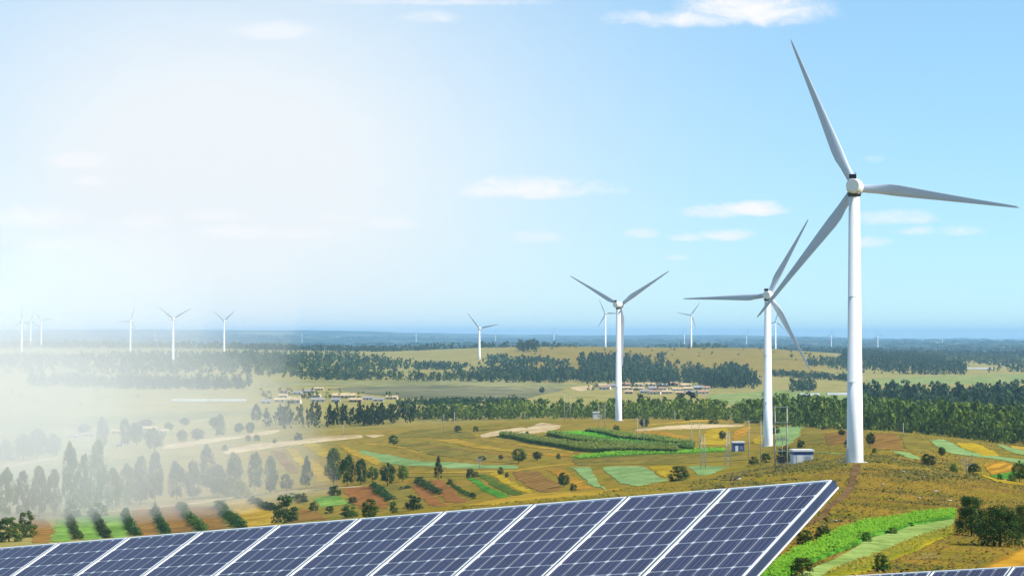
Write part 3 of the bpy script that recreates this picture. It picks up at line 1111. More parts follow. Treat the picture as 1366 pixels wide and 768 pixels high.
for kd, px, b, t, w, lab in [
    ('round', 6, 618, 586, 26, 'hazy tree cut by the left edge beside two pale posts'), ('round', 31, 614, 578, 24, 'left tree of the hazy grove above the pale lane'),
    ('round', 50, 613, 572, 27, 'tallest tree of the hazy grove above the pale lane'), ('round', 70, 611, 578, 24, 'right tree of the hazy grove above the pale lane'),
    ('poplar', 137, 599, 556, 20, 'tall hazy poplar left of the pale pole'), ('poplar', 166, 596, 557, 17, 'tall hazy poplar right of the pale pole'),
    ('round', 182, 594, 563, 24, 'hazy tree beside the tan roofed farmhouse'), ('round', 206, 602, 570, 28, 'big hazy tree below the tan roofed farmhouse'),
    ('round', 112, 578, 565, 18, 'hazy tree behind the small white farm sheds'), ('round', 195, 570, 559, 20, 'hazy tree behind the tan roofed farmhouse'),
    ('round', 243, 590, 573, 17, 'hazy tree above the lane, left of its pair'), ('round', 264, 588, 571, 19, 'hazy tree above the lane, right of its pair'),
    ('poplar', 292, 584, 552, 20, 'tall dark tree right of the hazy pair above the lane'), ('round', 319, 578, 564, 15, 'left of two round trees above the lane'),
    ('round', 334, 579, 563, 14, 'right of two round trees above the lane'), ('poplar', 342, 563, 539, 15, 'dark poplar left of the dark tree belt'),
    ('round', 287, 570, 556, 18, 'hazy tree behind the tall dark one'), ('round', 246, 568, 557, 14, 'small hazy tree on the meadow edge'),
    ('round', 225, 575, 563, 14, 'small hazy tree right of the farmhouse')]:
    tree(kd, 'leaf_dark', px, b, t, w, lab, G_HAZE)
G_BUSH = 'bushes on the slopes'
for mt, px, b, t, w, lab in [
    ('leaf_mid', 380, 697, 661, 38, 'big round bush rising behind the panels right of the golden field'), ('leaf_dark', 493, 690, 664, 27, 'dark bush at the panel edge below the reddish field'),
    ('leaf_dark', 552, 680, 659, 28, 'broad dark bush below the reddish strip'), ('leaf_mid', 525, 684, 668, 12, 'narrow green bush between two dark bushes'),
    ('leaf_mid', 466, 690, 674, 28, 'pale bush left of the dark bush at the panel edge'), ('leaf_dark', 418, 681, 668, 14, 'small bush left of the short green patch'),
    ('leaf_dark', 402, 670, 657, 20, 'low bush above the brown patch'), ('leaf_dark', 440, 684, 674, 14, 'low bush under the short green patch'),
    ('leaf_dark', 470, 671, 662, 16, 'low bush at the left of the reddish field'), ('leaf_dark', 446, 661, 646, 20, 'dark bush at the foot of the tallest poplar of the group'),
    ('leaf_dark', 600, 646, 638, 11, 'small bush right of the bush row'), ('leaf_dark', 631, 665, 656, 11, 'small bush left of the bright green stripe'),
    ('leaf_dark', 627, 637, 624, 13, 'dark bush above the bright green stripe'), ('leaf_mid', 635, 636, 628, 10, 'green bush touching the dark bush above the bright stripe'),
    ('leaf_dark', 643, 614, 607, 13, 'small bush beside the bare white tree'), ('leaf_dark', 668, 613, 606, 9, 'small bush left of the larger green tree'),
    ('leaf_mid', 668, 632, 622, 9, 'small bush above the narrow yellow stripe'), ('leaf_dark', 676, 636, 629, 6, 'tiny bush at the corner of the brown field'),
    ('leaf_dark', 765, 654, 644, 11, 'low bush right of the small round dark tree'), ('leaf_mid', 905, 641, 621, 30, 'spreading grey green bush by the yellow patch'),
    ('leaf_dark', 745, 612, 604, 7, 'tiny bush left of the lower green strip'), ('leaf_dark', 822, 574, 566, 10, 'small bush below the white hut by the third turbine'),
    ('leaf_dark', 703, 579, 574.5, 6, 'tiny dark bush beside the wide tan patch'), ('leaf_dark', 611, 577, 567, 12, 'bush beside the tall thin pole left of centre'),
    ('leaf_dark', 635, 575, 568, 9, 'small bush right of the thin poles'), ('leaf_dark', 398, 587, 576, 12, 'small grey bush on the tan track'),
    ('leaf_dark', 300, 601, 592, 9, 'tiny hazy bush below the pale lane'), ('leaf_dark', 331, 588, 580, 9, 'left one of two small bushes on the lane'),
    ('leaf_dark', 343, 588, 579, 11, 'right one of two small bushes on the lane'), ('leaf_dark', 366, 591, 585, 6, 'tiny bush on the slope left of the grey bush'),
    ('leaf_dark', 1069, 597, 586, 14, 'dark bush at the corner of the pale green plot'), ('leaf_dark', 1130, 596, 586, 9, 'dark bush hugging the tallest tower'),
    ('leaf_dark', 1166, 604, 597, 8, 'low bush right under the dark tree by the tower'), ('leaf_dark', 1238, 620, 604, 24, 'wide dark bush with open top on the stony slope'),
    ('leaf_light', 1272, 630, 617, 16, 'bright green round bush on the right slope'), ('leaf_dark', 1299, 634, 617, 20, 'dark bush at the foot of the bare tree'),
    ('leaf_dark', 1334, 640, 631, 9, 'small bush on the small bright green plot'), ('leaf_mid', 1350, 642, 632, 16, 'green bush beside the tree at the right edge'),
    ('leaf_dark', 1175, 762, 736, 28, 'dark rounded bush standing on the yellowing beans'), ('leaf_dark', 1070, 768, 742, 38, 'dark bush beside the lower corner of the panels'),
    ('leaf_dark', 1098, 719, 699, 26, 'right one of two dark bushes by the panel edge'), ('leaf_dark', 1074, 726, 705, 26, 'left one of two dark bushes by the panel edge'),
    ('leaf_mid', 1152, 722, 708, 26, 'loose green bush inside the bright green crop'), ('leaf_mid', 1108, 738, 726, 18, 'low bush at the lower edge of the bright green crop'),
    ('leaf_mid', 1190, 712, 702, 18, 'low bush midway along the bright green crop'), ('leaf_dark', 1215, 702, 695, 9, 'tiny bush in the bright green crop'),
    ('leaf_dark', 1047, 618, 594, 26, 'dark bush behind the wooden double pole'), ('leaf_dark', 1022, 617, 604, 16, 'dark bush left of the wooden double pole'),
    ('leaf_mid', 1006, 619, 608, 14, 'greyish bush near the single poles'), ('leaf_mid', 985, 564, 557, 18, 'low bush below the tree belt by the second turbine'),
    ('leaf_mid', 952, 565, 558, 18, 'low bush below the tree belt left of the second turbine'), ('leaf_mid', 1008, 564, 556, 20, 'low bush just left of the second turbine under the belt'),
    ('leaf_mid', 917, 561, 552, 9, 'tiny tree like bush under the belt'), ('leaf_dark', 1035, 578, 568, 14, 'dark bush behind the second turbine')]:
    tree('bush', mt, px, b, t, w, lab, G_BUSH, sink=.1)
G_BIG = 'large trees in the lower right corner'
tree('big', 'leaf_dark', 1296, 714, 663, 50, 'left tree of the large dark group in the lower right', G_BIG)
tree('big', 'leaf_dark', 1334, 728, 674, 62, 'front and widest tree of the large dark group', G_BIG)
tree('big', 'leaf_dark', 1366, 718, 674, 44, 'right tree of the large dark group, cut by the edge', G_BIG)
# trees on the far ridge and plain that can be told apart
for px, b, t, w, lab in [(851, 489, 481, 8, 'lone small tree on the bare ridge slope'), (723, 524, 516, 9, 'lone round tree on the pasture left of the centre village'),
                         (1356, 516, 505, 9, 'lone round tree on the meadow near the right edge'), (527, 497, 490, 8, 'lone tree on the far meadow left of centre'),
                         (1056, 461 + 16, 472, 5, 'tiny bush on the ridge shoulder'), (934, 497, 489, 8, 'left one of two small trees below the ridge'),
                         (944, 497, 489, 9, 'right one of two small trees below the ridge')]:
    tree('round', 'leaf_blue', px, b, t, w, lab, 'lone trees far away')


def bare_tree(px, base, top, label):
    p = hit(px, base)
    h = (base - top) * m_per_px(p.y)
    e = empty('bare_tree', p, random.random() * 6)
    tag(e, label, 'tree', 'bare white trees')
    mb = MB()
    mb.tube([(0, 0, -.1), (.02 * h, 0, h * .35), (-.03 * h, 0.01 * h, h * .7)], [h * .03, h * .024, h * .014], 7)
    mb.build('trunk', M['dead_wood'], e)
    mb = MB()

    def br(p0, d, L, r, dep):
        p1 = p0 + d * L
        mb.tube([p0, p0 + d * L * .5 + Vector((0, 0, L * .03)), p1], [r, r * .75, r * .45], 4, False)
        if dep:
            for _ in range(3):
                dd = (d + Vector((random.uniform(-.9, .9), random.uniform(-.9, .9), random.uniform(-.2, .5)))).normalized()
                br(p0 + d * L * random.uniform(.45, 1), dd, L * .62, r * .5, dep - 1)
    for k in range(8):
        th = k * 2.4
        br(Vector((0, 0, h * (.28 + .05 * k))), Vector((math.cos(th) * .8, math.sin(th) * .8, .55)).normalized(), h * .3, h * .014, 3)
    mb.build('branches', M['dead_wood'], e)


bare_tree(1290, 634, 605, 'bare whitish tree beside a dark bush on the right slope')
bare_tree(640, 624, 607, 'bare whitish tree at the end of the pale strip')


def hedge(pa, pb, hpx, wm, label, mat='leaf_mid', n=14):
    """a clipped-looking row of shrubs grown into one hedge"""
    A, B = hit(*pa), hit(*pb)
    L = (B - A).length
    V, FF, T = [], [], []
    k = 0
    cnt = max(4, int(L / (wm * .55)))
    for i in range(cnt):
        u = (i + rng.uniform(-.2, .2)) / (cnt - 1)
        c = A.lerp(B, u)
        v, f, t = crown_arrays('hedge', 10, 22, .075, 0.0, lump=.5, inner=.2)
        hm = hpx * m_per_px(c.y) * rng.uniform(.55, 1.15)
        ww = wm * rng.uniform(.5, 1.05)
        v = v * np.array([ww, ww * 1.2, hm])
        x, y = c.x + rng.uniform(-.3, .3), c.y + rng.uniform(-.3, .3)
        v = v + np.array([x - A.x, y - A.y, float(terrain(x, y)) - A.z - .1])
        V.append(v)
        FF.append(f + k)
        T.append(t)
        k += len(v)
    me = mesh_np('hedge', np.concatenate(V), np.concatenate(FF), False, M[mat], {'tint': ('FACE', np.concatenate(T))})
    e = link('hedge', me)
    e.location = A
    tag(e, label, 'hedge', 'hedges between the strip fields')


for pa, pb, hp, wm, lab, mt in [
    ((93, 693), (105, 719), 9, 4.2, 'first hedge from the left between lime green strips', 'leaf_dark'),
    ((125, 687), (144, 717), 9, 4.2, 'second hedge from the left between lime green strips', 'leaf_dark'),
    ((166, 687), (181, 714), 10, 4.6, 'third hedge, right of the lime green strips', 'leaf_dark'),
    ((206, 681), (222, 712), 10, 4.8, 'fourth hedge between two brown fields', 'leaf_dark'),
    ((240, 676), (270, 708), 10, 5.0, 'fifth hedge, long and dark between brown fields', 'leaf_mid'),
    ((293, 676), (322, 704), 11, 6.0, 'sixth hedge, widening towards the panels', 'leaf_mid'),
    ((336, 669), (366, 680), 9, 5.0, 'low hedge above the golden field', 'leaf_dark'),
    ((498, 647), (522, 667), 7, 5.0, 'bush row at the right of the reddish field', 'leaf_dark'),
    ((558, 641), (586, 659), 7, 5.0, 'bush row between the narrow reddish strips', 'leaf_dark'),
    ((538, 652), (545, 651), 6, 5.0, 'short hedge on the olive strip', 'leaf_dark'),
    ((604, 648), (630, 662), 4, 3.0, 'thin low hedge right of the reddish strips', 'leaf_mid'),
    ((380, 665), (396, 667), 9, 5.0, 'short hedge left of the low bushes', 'leaf_mid'),
]:
    hedge(pa, pb, hp, wm, lab, mt)

# corn: tall dark strips of standing stalks
def crop_rows(pix, label, hgt, mat, dens, leaf, cat='crop', tintmean=.45, dmin=60, name='corn_rows'):
    w = [hit(px, py, dmin) for px, py in pix]
    poly = smooth_poly([(p.x, p.y) for p in w], 1)
    pa = np.array(poly)
    x0, y0 = pa.min(0)
    x1, y1 = pa.max(0)
    area = 0.5 * abs(np.dot(pa[:, 0], np.roll(pa[:, 1], 1)) - np.dot(pa[:, 1], np.roll(pa[:, 0], 1)))
    n = int(min(area * dens, 42000) * (x1 - x0) * (y1 - y0) / area)
    X = rng.uniform(x0, x1, n)
    Y = rng.uniform(y0, y1, n)
    k = in_poly(X, Y, poly)
    X, Y = X[k], Y[k]
    H = rng.uniform(.35, 1.0, len(X)) * hgt
    Z = terrain(X, Y) + H + .1
    nrm = rng.normal(size=(len(X), 3)) * .32 + np.array([.3, -.25, 1.0])
    v, f = quads(np.stack([X, Y, Z], -1), nrm, leaf * rng.uniform(.6, 1.3, len(X)), .5)
    t = np.clip(rng.normal(tintmean, .2, len(X)) + .25 * (H / hgt - .6), 0, 1)
    me = mesh_np(name, v, f, False, M[mat], {'tint': ('FACE', t)})
    tag(link(name, me), label, cat, None, 'stuff')


leaf_mat('leaf_corn', (.04, .075, .010), (.10, .155, .02), (.20, .23, .05))
leaf_mat('leaf_bright', (.05, .18, .008), (.08, .29, .012), (.14, .38, .02), .2)
leaf_mat('leaf_bean', (.06, .12, .012), (.20, .20, .02), (.36, .27, .02), .3)
leaf_mat('leaf_drygrass', (.10, .085, .010), (.165, .12, .016), (.25, .18, .04), .1)
leaf_mat('leaf_scrub', (.045, .05, .008), (.08, .08, .012), (.13, .11, .018), .1)
C1 = [(664, 581), (676, 579.5), (766, 593.5), (830, 597), (905, 600.5), (905, 604), (830, 603), (762, 600), (711, 591)]
C2 = [(728, 580), (738, 578.5), (780, 585.5), (830, 592), (925, 597.5), (925, 601), (830, 597.5), (770, 590)]
C3 = [(779, 576.5), (791, 575), (830, 581), (925, 592.5), (925, 596), (830, 586.5)]
for pix, lab in ((C1, 'lowest and longest dark green strip of standing corn'), (C2, 'middle dark green strip of standing corn'), (C3, 'upper dark green strip of standing corn')):
    field('corn_bed', 'f_corn', pix, lab.replace('strip of standing corn', 'bed under the corn'), 'field', h=1.5, rough=.25, res=40)
    crop_rows(pix, lab, 2.3, 'leaf_corn', 2.2, .55)
crop_rows([(1008, 776), (1060, 738), (1114, 712), (1152, 698), (1211, 689), (1276, 682), (1272, 692), (1217, 701), (1163, 716), (1089, 748), (1045, 776)],
          'bright green leafy crop strip running up from the panel corner',   .7, 'leaf_bright', 16, .17, name='leafy_crop')
field('field', 'f_green', [(1008, 776), (1060, 738), (1114, 712), (1152, 698), (1211, 689), (1276, 682), (1272, 692), (1217, 701), (1163, 716), (1089, 748), (1045, 776)],
      'bright green field bed right of the panels', h=.3)
crop_rows([(1095, 771), (1190, 733), (1271, 702), (1271, 714), (1195, 744), (1150, 764)], 'yellow and green bean plants below the mown strip', .45, 'leaf_bean', 9, .17, tintmean=.55, name='bean_crop')
crop_rows([(735, 577), (777, 575), (830, 583), (905, 594), (905, 597), (830, 590), (775, 583)], 'bright green low crop between the corn strips', .7, 'leaf_bright', 1.2, .5, name='leafy_crop')
crop_rows([(762, 609), (819, 603), (880, 600.5), (966, 598), (968, 602), (900, 605), (775, 612)], 'bright green low crop under the lowest corn strip', .7, 'leaf_bright', 1.2, .5, name='leafy_crop')


def tufts(n, poly_pix, label, mat, size, hgt, name, dmin=60, tint=.5, clump=0.0, seed=0):
    w = [hit(px, py, dmin) for px, py in poly_pix]
    poly = [(p.x, p.y) for p in w]
    pa = np.array(poly)
    x0, y0 = pa.min(0)
    x1, y1 = pa.max(0)
    X = rng.uniform(x0, x1, n * 4)
    Y = rng.uniform(y0, y1, n * 4)
    k = in_poly(X, Y, poly)
    if clump:
        k &= vnoise(X / 9, Y / 9, 20 + seed) * .6 + vnoise(X / 31, Y / 31, 21 + seed) * .4 > clump
    for dense, o in FIELD_AREAS:
        if o.name.startswith(('field', 'track')):
            d = np.array(dense)
            if d[:, 0].max() < x0 or d[:, 0].min() > x1 or d[:, 1].max() < y0 or d[:, 1].min() > y1:
                continue
            k &= ~in_poly(X, Y, dense[::3])
    X, Y = X[k][:n], Y[k][:n]
    Z = terrain(X, Y) + hgt * rng.uniform(.3, 1, len(X)) * .5
    nrm = rng.normal(size=(len(X), 3)) * .35 + np.array([.25, -.25, 1.0])
    v, f = quads(np.stack([X, Y, Z], -1), nrm, size * rng.uniform(.5, 1.4, len(X)), .6)
    t = np.clip(rng.normal(tint, .22, len(X)), 0, 1)
    tag(link(name, mesh_np(name, v, f, False, M[mat], {'tint': ('FACE', t)})), label, 'grass', None, 'stuff')


HILL = [(980, 776), (1010, 665), (1100, 630), (1200, 625), (1400, 650), (1400, 776)]
tufts(22000, HILL, 'dry grass tufts over the near hillside below the tallest turbine', 'leaf_drygrass', .17, .25, 'dry_grass', tint=.45)
tufts(5000, HILL, 'dark low scrub patches on the near hillside', 'leaf_scrub', .30, .5, 'low_scrub', clump=.60)
tufts(24000, [(560, 690), (640, 672), (750, 660), (1000, 625), (1010, 600), (1200, 575), (1400, 600), (1400, 650), (1200, 625), (1100, 632), (1010, 665)],
      'dry grass over the hill crest around the turbine feet', 'leaf_drygrass', .26, .3, 'dry_grass', tint=.45)
tufts(9000, [(900, 660), (960, 632), (1010, 618), (1120, 612), (1260, 612), (1310, 640), (1200, 645), (1100, 632), (1000, 652)],
      'dark scrub on the hill edge between poles and tower', 'leaf_scrub', .38, .7, 'low_scrub', clump=.56, seed=3)

# stones on the near slope
STONES = ['pale stone right of the tallest tower on the scrubby line', 'small pale stone below the scrubby line right of the tower', 'small pale stone under the wide dark bush',
          'pale stone above the large dark tree group', 'small stone in the middle of the dry slope', 'pale stone just left of the large dark tree group',
          'pale stone beside the dirt track above the dark bushes', 'small stone near the thin yellow line of stubble', 'pale stone under the broken branch', 'smaller stone left of the one under the branch']
for i, (px, py, s) in enumerate([(1205, 630, .9), (1178, 646, .5), (1232, 636, .5), (1248, 655, .6), (1226, 664, .5), (1266, 668, .7), (1114, 695, .6), (1340, 640, .5), (984, 639, 1.0), (976, 641, .7)]):
    p = hit(px, py)
    bmx = bmesh.new()
    s *= .5
    bmesh.ops.create_icosphere(bmx, subdivisions=2, radius=s)
    for v in bmx.verts:
        v.co *= 1 + random.uniform(-.22, .22)
        v.co.z *= .6
        v.co.x *= 1.4
    me = bpy.data.meshes.new('stone')
    bmx.to_mesh(me)
    bmx.free()
    o = link('stone', me, M['stone'])
    o.location = p + Vector((0, 0, s * .15))
    tag(o, STONES[i], 'stone', 'stones on the near slope')
# ------------------------------------------------------------------ woods that read as one mass
TPL = {}


def templates(kind, leaves, leaf):
    key = (kind, leaves, leaf)
    if key not in TPL:
        L = []
        for _ in range(8):
            nc = max(3, leaves // 9)
            L.append(crown_arrays(kind, nc, max(4, leaves // nc), leaf, .06, lump=.62 if leaves < 60 else .45, inner=.3))
        TPL[key] = L
    return TPL[key]


def forest(poly_pd, n, h, ratio, mat, label, leaves=36, leaf=.13, kinds=('round', 'poplar'), tint=0.0, hvar=.25, clump=0.0, seed=0, jitter_in=True, kind='stuff', name='forest'):
    """trees scattered over a footprint given as (image column, distance/S)"""
    poly = [((px - 683) / F * d * S, d * S) for px, d in poly_pd]
    pa = np.array(poly)
    x0, y0 = pa.min(0)
    x1, y1 = pa.max(0)
    X = rng.uniform(x0, x1, n * 8)
    Y = rng.uniform(y0, y1, n * 8)
    k = in_poly(X, Y, poly)
    if clump:
        sc = h * 6
        k &= (vnoise(X / sc, Y / (sc * 1.6), 40 + seed) * .55 + vnoise(X / (sc * 3.3), Y / (sc * 4), 41 + seed) * .45) > clump
    X, Y = X[k][:n], Y[k][:n]
    V, FF, T = [], [], []
    b = 0
    Z = terrain(X, Y)
    tk = [templates(q, leaves, leaf) for q in kinds]
    for x, y, z in zip(X, Y, Z):
        q = tk[rng.integers(len(tk))]
        v, f, t = q[rng.integers(len(q))]
        hs = h * rng.uniform(1 - hvar, 1 + hvar)
        ws = hs * ratio * rng.uniform(.8, 1.25)
        a = rng.uniform(0, 6.28)
        ca, sa = math.cos(a), math.sin(a)
        w = np.empty_like(v)
        w[:, 0] = (v[:, 0] * ca - v[:, 1] * sa) * ws + x
        w[:, 1] = (v[:, 0] * sa + v[:, 1] * ca) * ws + y
        w[:, 2] = v[:, 2] * hs + z - .3
        V.append(w)
        FF.append(f + b)
        T.append(np.clip(t + rng.normal(tint, .2), 0, 1))
        b += len(v)
    me = mesh_np(name, np.concatenate(V), np.concatenate(FF), False, M[mat], {'tint': ('FACE', np.concatenate(T))})
    tag(link(name, me), label, 'forest' if name == 'forest' else name.replace('_', ' '), 'woods and tree belts', kind)


# near belt behind the hill crest
forest([(545, 1420), (640, 1330), (700, 1300), (826, 1235), (1000, 1160), (1060, 1120), (1060, 1300), (900, 1370), (700, 1430)], 480, 9.5, .7, 'leaf_light',
       'light green tree belt behind the third turbine and hill crest', leaves=72, leaf=.10, tint=.0, hvar=.42, clump=.30)
forest([(845, 1400), (900, 1390), (925, 1410), (925, 1470), (850, 1480)], 26, 13, .75, 'leaf_dark',
       'darker taller trees rising behind the light green belt', leaves=72, leaf=.10)
forest([(1020, 1060), (1100, 1010), (1180, 960), (1260, 900), (1330, 830), (1450, 790), (1450, 1020), (1330, 1130), (1150, 1330), (1020, 1330)], 900, 12.5, .62, 'leaf_mid',
       'green wood on the back of the hill right of the tallest tower', leaves=80, leaf=.10, tint=.14, hvar=.42, clump=.26)
forest([(1330, 960), (1450, 880), (1450, 1000), (1340, 1080)], 70, 15, .7, 'leaf_dark', 'dark dense trees at the right edge behind the strip fields', leaves=80, leaf=.10)
forest([(1135, 1500), (1200, 1480), (1310, 1300), (1450, 1150), (1450, 1800), (1300, 1760), (1150, 1780)], 620, 15, .66, 'leaf_blue',
       'dark blue green wood behind the green one on the right', leaves=60, leaf=.11, hvar=.4, clump=.25)
forest([(352, 1380), (420, 1340), (480, 1330), (530, 1340), (560, 1350), (555, 1420), (470, 1420), (355, 1440)], 120, 12.5, .5, 'leaf_dark',
       'dark hazy poplar belt in front of the left village', leaves=80, leaf=.09, kinds=('poplar', 'cone'))
forest([(490, 1420), (560, 1390), (660, 1330), (660, 1420), (560, 1470)], 90, 9, .7, 'leaf_light', 'light green low trees where the two belts meet', leaves=72, leaf=.10)
forest([(520, 1660), (600, 1640), (700, 1680), (690, 1780), (540, 1760)], 260, 5.5, .9, 'leaf_dark', 'dark low scrub strip right of the left village', leaves=54, leaf=.11)
# ridge foot
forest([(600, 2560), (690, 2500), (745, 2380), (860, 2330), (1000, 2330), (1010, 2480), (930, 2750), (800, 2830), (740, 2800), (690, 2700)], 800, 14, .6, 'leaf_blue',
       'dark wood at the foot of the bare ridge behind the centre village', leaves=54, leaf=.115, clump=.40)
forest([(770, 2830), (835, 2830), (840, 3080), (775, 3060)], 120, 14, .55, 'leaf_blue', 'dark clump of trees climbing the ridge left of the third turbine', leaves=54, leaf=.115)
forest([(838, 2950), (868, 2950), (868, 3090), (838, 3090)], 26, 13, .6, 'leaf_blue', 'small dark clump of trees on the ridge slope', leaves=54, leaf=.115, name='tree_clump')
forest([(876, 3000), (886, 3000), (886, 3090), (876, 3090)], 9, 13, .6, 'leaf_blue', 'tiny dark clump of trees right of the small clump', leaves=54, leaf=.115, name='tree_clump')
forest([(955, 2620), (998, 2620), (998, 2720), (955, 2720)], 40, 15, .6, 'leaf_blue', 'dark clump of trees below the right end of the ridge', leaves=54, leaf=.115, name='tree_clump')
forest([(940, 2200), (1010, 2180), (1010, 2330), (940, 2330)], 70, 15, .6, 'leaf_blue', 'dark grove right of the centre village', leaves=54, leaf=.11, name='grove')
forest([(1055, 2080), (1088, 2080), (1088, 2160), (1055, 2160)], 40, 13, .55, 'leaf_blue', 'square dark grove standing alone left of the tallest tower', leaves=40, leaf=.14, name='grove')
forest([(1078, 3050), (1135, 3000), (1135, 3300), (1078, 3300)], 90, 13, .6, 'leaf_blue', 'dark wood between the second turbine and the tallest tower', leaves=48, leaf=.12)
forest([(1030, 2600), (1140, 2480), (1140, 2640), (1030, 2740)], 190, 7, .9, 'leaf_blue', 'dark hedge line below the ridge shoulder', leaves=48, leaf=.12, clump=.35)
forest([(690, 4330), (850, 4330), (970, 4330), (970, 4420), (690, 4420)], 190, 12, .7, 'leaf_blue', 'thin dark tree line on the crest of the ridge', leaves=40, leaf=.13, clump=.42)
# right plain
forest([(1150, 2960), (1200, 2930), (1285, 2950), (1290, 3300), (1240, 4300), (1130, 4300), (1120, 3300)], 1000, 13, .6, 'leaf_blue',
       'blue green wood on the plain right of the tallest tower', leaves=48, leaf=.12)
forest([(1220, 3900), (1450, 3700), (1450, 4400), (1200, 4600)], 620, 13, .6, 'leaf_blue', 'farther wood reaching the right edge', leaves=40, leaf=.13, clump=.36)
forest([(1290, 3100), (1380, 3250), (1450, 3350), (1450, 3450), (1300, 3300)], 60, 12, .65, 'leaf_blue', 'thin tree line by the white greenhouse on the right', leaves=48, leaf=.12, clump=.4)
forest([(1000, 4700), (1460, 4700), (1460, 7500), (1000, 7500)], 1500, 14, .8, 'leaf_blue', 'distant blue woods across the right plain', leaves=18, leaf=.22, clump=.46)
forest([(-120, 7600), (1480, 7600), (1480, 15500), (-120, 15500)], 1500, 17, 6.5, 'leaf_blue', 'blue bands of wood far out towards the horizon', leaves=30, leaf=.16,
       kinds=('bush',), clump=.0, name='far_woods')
# left
forest([(40, 2280), (110, 2230), (180, 2180), (270, 2164), (330, 2190), (335, 2330), (200, 2380), (110, 2420), (40, 2400)], 330, 13, .6, 'leaf_dark',
       'hazy tree belt along the far edge of the left meadow', leaves=54, leaf=.11, clump=.25)
forest([(-60, 2250), (40, 2280), (40, 2420), (-60, 2450)], 60, 12, .7, 'leaf_dark', 'hazy trees at the left edge of the meadow', leaves=54, leaf=.11, clump=.45)
forest([(-120, 2750), (60, 2700), (220, 2640), (420, 2600), (540, 2680), (560, 3000), (470, 3700), (330, 3900), (100, 3500), (-120, 3300)], 1900, 12, .65, 'leaf_dark',
       'hazy wooded hillside behind the left meadow', leaves=40, leaf=.13, clump=.38)
forest([(-120, 4400), (120, 4500), (300, 4600), (480, 4200), (640, 4100), (745, 4050), (745, 4350), (640, 4500), (330, 5100), (-120, 5300)], 1500, 12, .7, 'leaf_dark',
       'hazy wood along the left skyline', leaves=34, leaf=.15, clump=.36, seed=5)
forest([(390, 2560), (540, 2500), (640, 2430), (745, 2400), (745, 2500), (600, 2570), (420, 2680)], 330, 11, .65, 'leaf_dark',
       'dark tree belt above the pale meadow left of the ridge', leaves=48, leaf=.12, clump=.2)
forest([(550, 2900), (615, 2800), (630, 2960), (560, 3150)], 170, 7, .9, 'leaf_blue', 'dark scrub slope left of the lone mid turbine', leaves=24, leaf=.18)
forest([(640, 2900), (760, 2760), (760, 3000), (650, 3200)], 200, 8, .85, 'leaf_blue', 'dark scrub slope right of the lone mid turbine', leaves=24, leaf=.18, clump=.3)
forest([(690, 3350), (718, 3350), (718, 3520), (690, 3520)], 45, 16, .5, 'leaf_blue', 'dark clump of tall trees above the scrub slope', leaves=48, leaf=.12, name='tree_clump')
# scattered bushes on the bare ridge
forest([(700, 3250), (1060, 3200), (1090, 4000), (690, 4000)], 46, 6, 1.0, 'leaf_blue', 'scattered dark bushes over the bare ridge', leaves=40, leaf=.13, kinds=('bush',), name='ridge_bushes')
forest([(-100, 1750), (400, 1700), (420, 2100), (-100, 2150)], 12, 5, 1.0, 'leaf_dark', 'scattered dark bushes over the left meadow', leaves=48, leaf=.12, kinds=('bush',), name='meadow_bushes')
# trees between the houses of both villages
forest([(350, 1780), (440, 1780), (540, 1800), (540, 1960), (350, 1990)], 18, 8, .8, 'leaf_dark', 'trees between the houses of the left village', leaves=60, leaf=.11, name='village_trees')
forest([(780, 2120), (950, 2080), (950, 2290), (790, 2300)], 34, 7, .8, 'leaf_blue', 'trees between the houses of the centre village', leaves=50, leaf=.12, name='village_trees')


# ------------------------------------------------------------------ wind turbines
HUB, BL = 65.0, 38.5


def blade_mesh():
    secs = [(0.0, 1.9, 1.9, 0), (.03, 1.9, 1.85, 2), (.07, 2.05, 1.6, 8), (.12, 2.6, 1.15, 13), (.18, 3.15, .85, 13), (.24, 3.2, .68, 11), (.34, 2.8, .52, 8.5),
            (.46, 2.3, .40, 6), (.58, 1.85, .31, 4), (.7, 1.45, .24, 2.5), (.82, 1.08, .17, 1.3), (.92, .78, .11, .6), (.975, .52, .07, 0), (1.0, .16, .03, 0)]
    n = 18
    V, FF = [], []
    for t, ch, th, tw in secs:
        ch *= .84 if t > .1 else 1.0
        round_ = max(0.0, 1 - t / .16)
        for k in range(n):
            a = 2 * math.pi * k / n
            # ellipse at the root, aerofoil further out; leading edge at +x
            ex, ey = math.cos(a) * ch * .5, math.sin(a) * th * .5
            u = (1 - math.cos(a)) * .5                 # 0 at leading edge
            ax = ch * (.30 - u)
            ay = th * .5 * math.copysign(1, math.sin(a) + 1e-9) * (1.9 * math.sqrt(max(u, 0)) * (1 - u) * 1.35)
            x = ex * round_ + ax * (1 - round_)
            y = ey * round_ + ay * (1 - round_)
            c, s = math.cos(R(tw)), math.sin(R(tw))
            V.append((x * c - y * s, x * s + y * c - 0.9 * t * t, 1.1 + t * (BL - 1.1)))
    for i in range(len(secs) - 1):
        for k in range(n):
            FF.append((i * n + k, i * n + (k + 1) % n, (i + 1) * n + (k + 1) % n, (i + 1) * n + k))
    FF.append(tuple(range((len(secs) - 1) * n, len(secs) * n)))
    me = bpy.data.meshes.new('blade')
    me.from_pydata(V, [], FF)
    me.polygons.foreach_set('use_smooth', [True] * len(FF))
    me.update()
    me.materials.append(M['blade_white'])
    return me


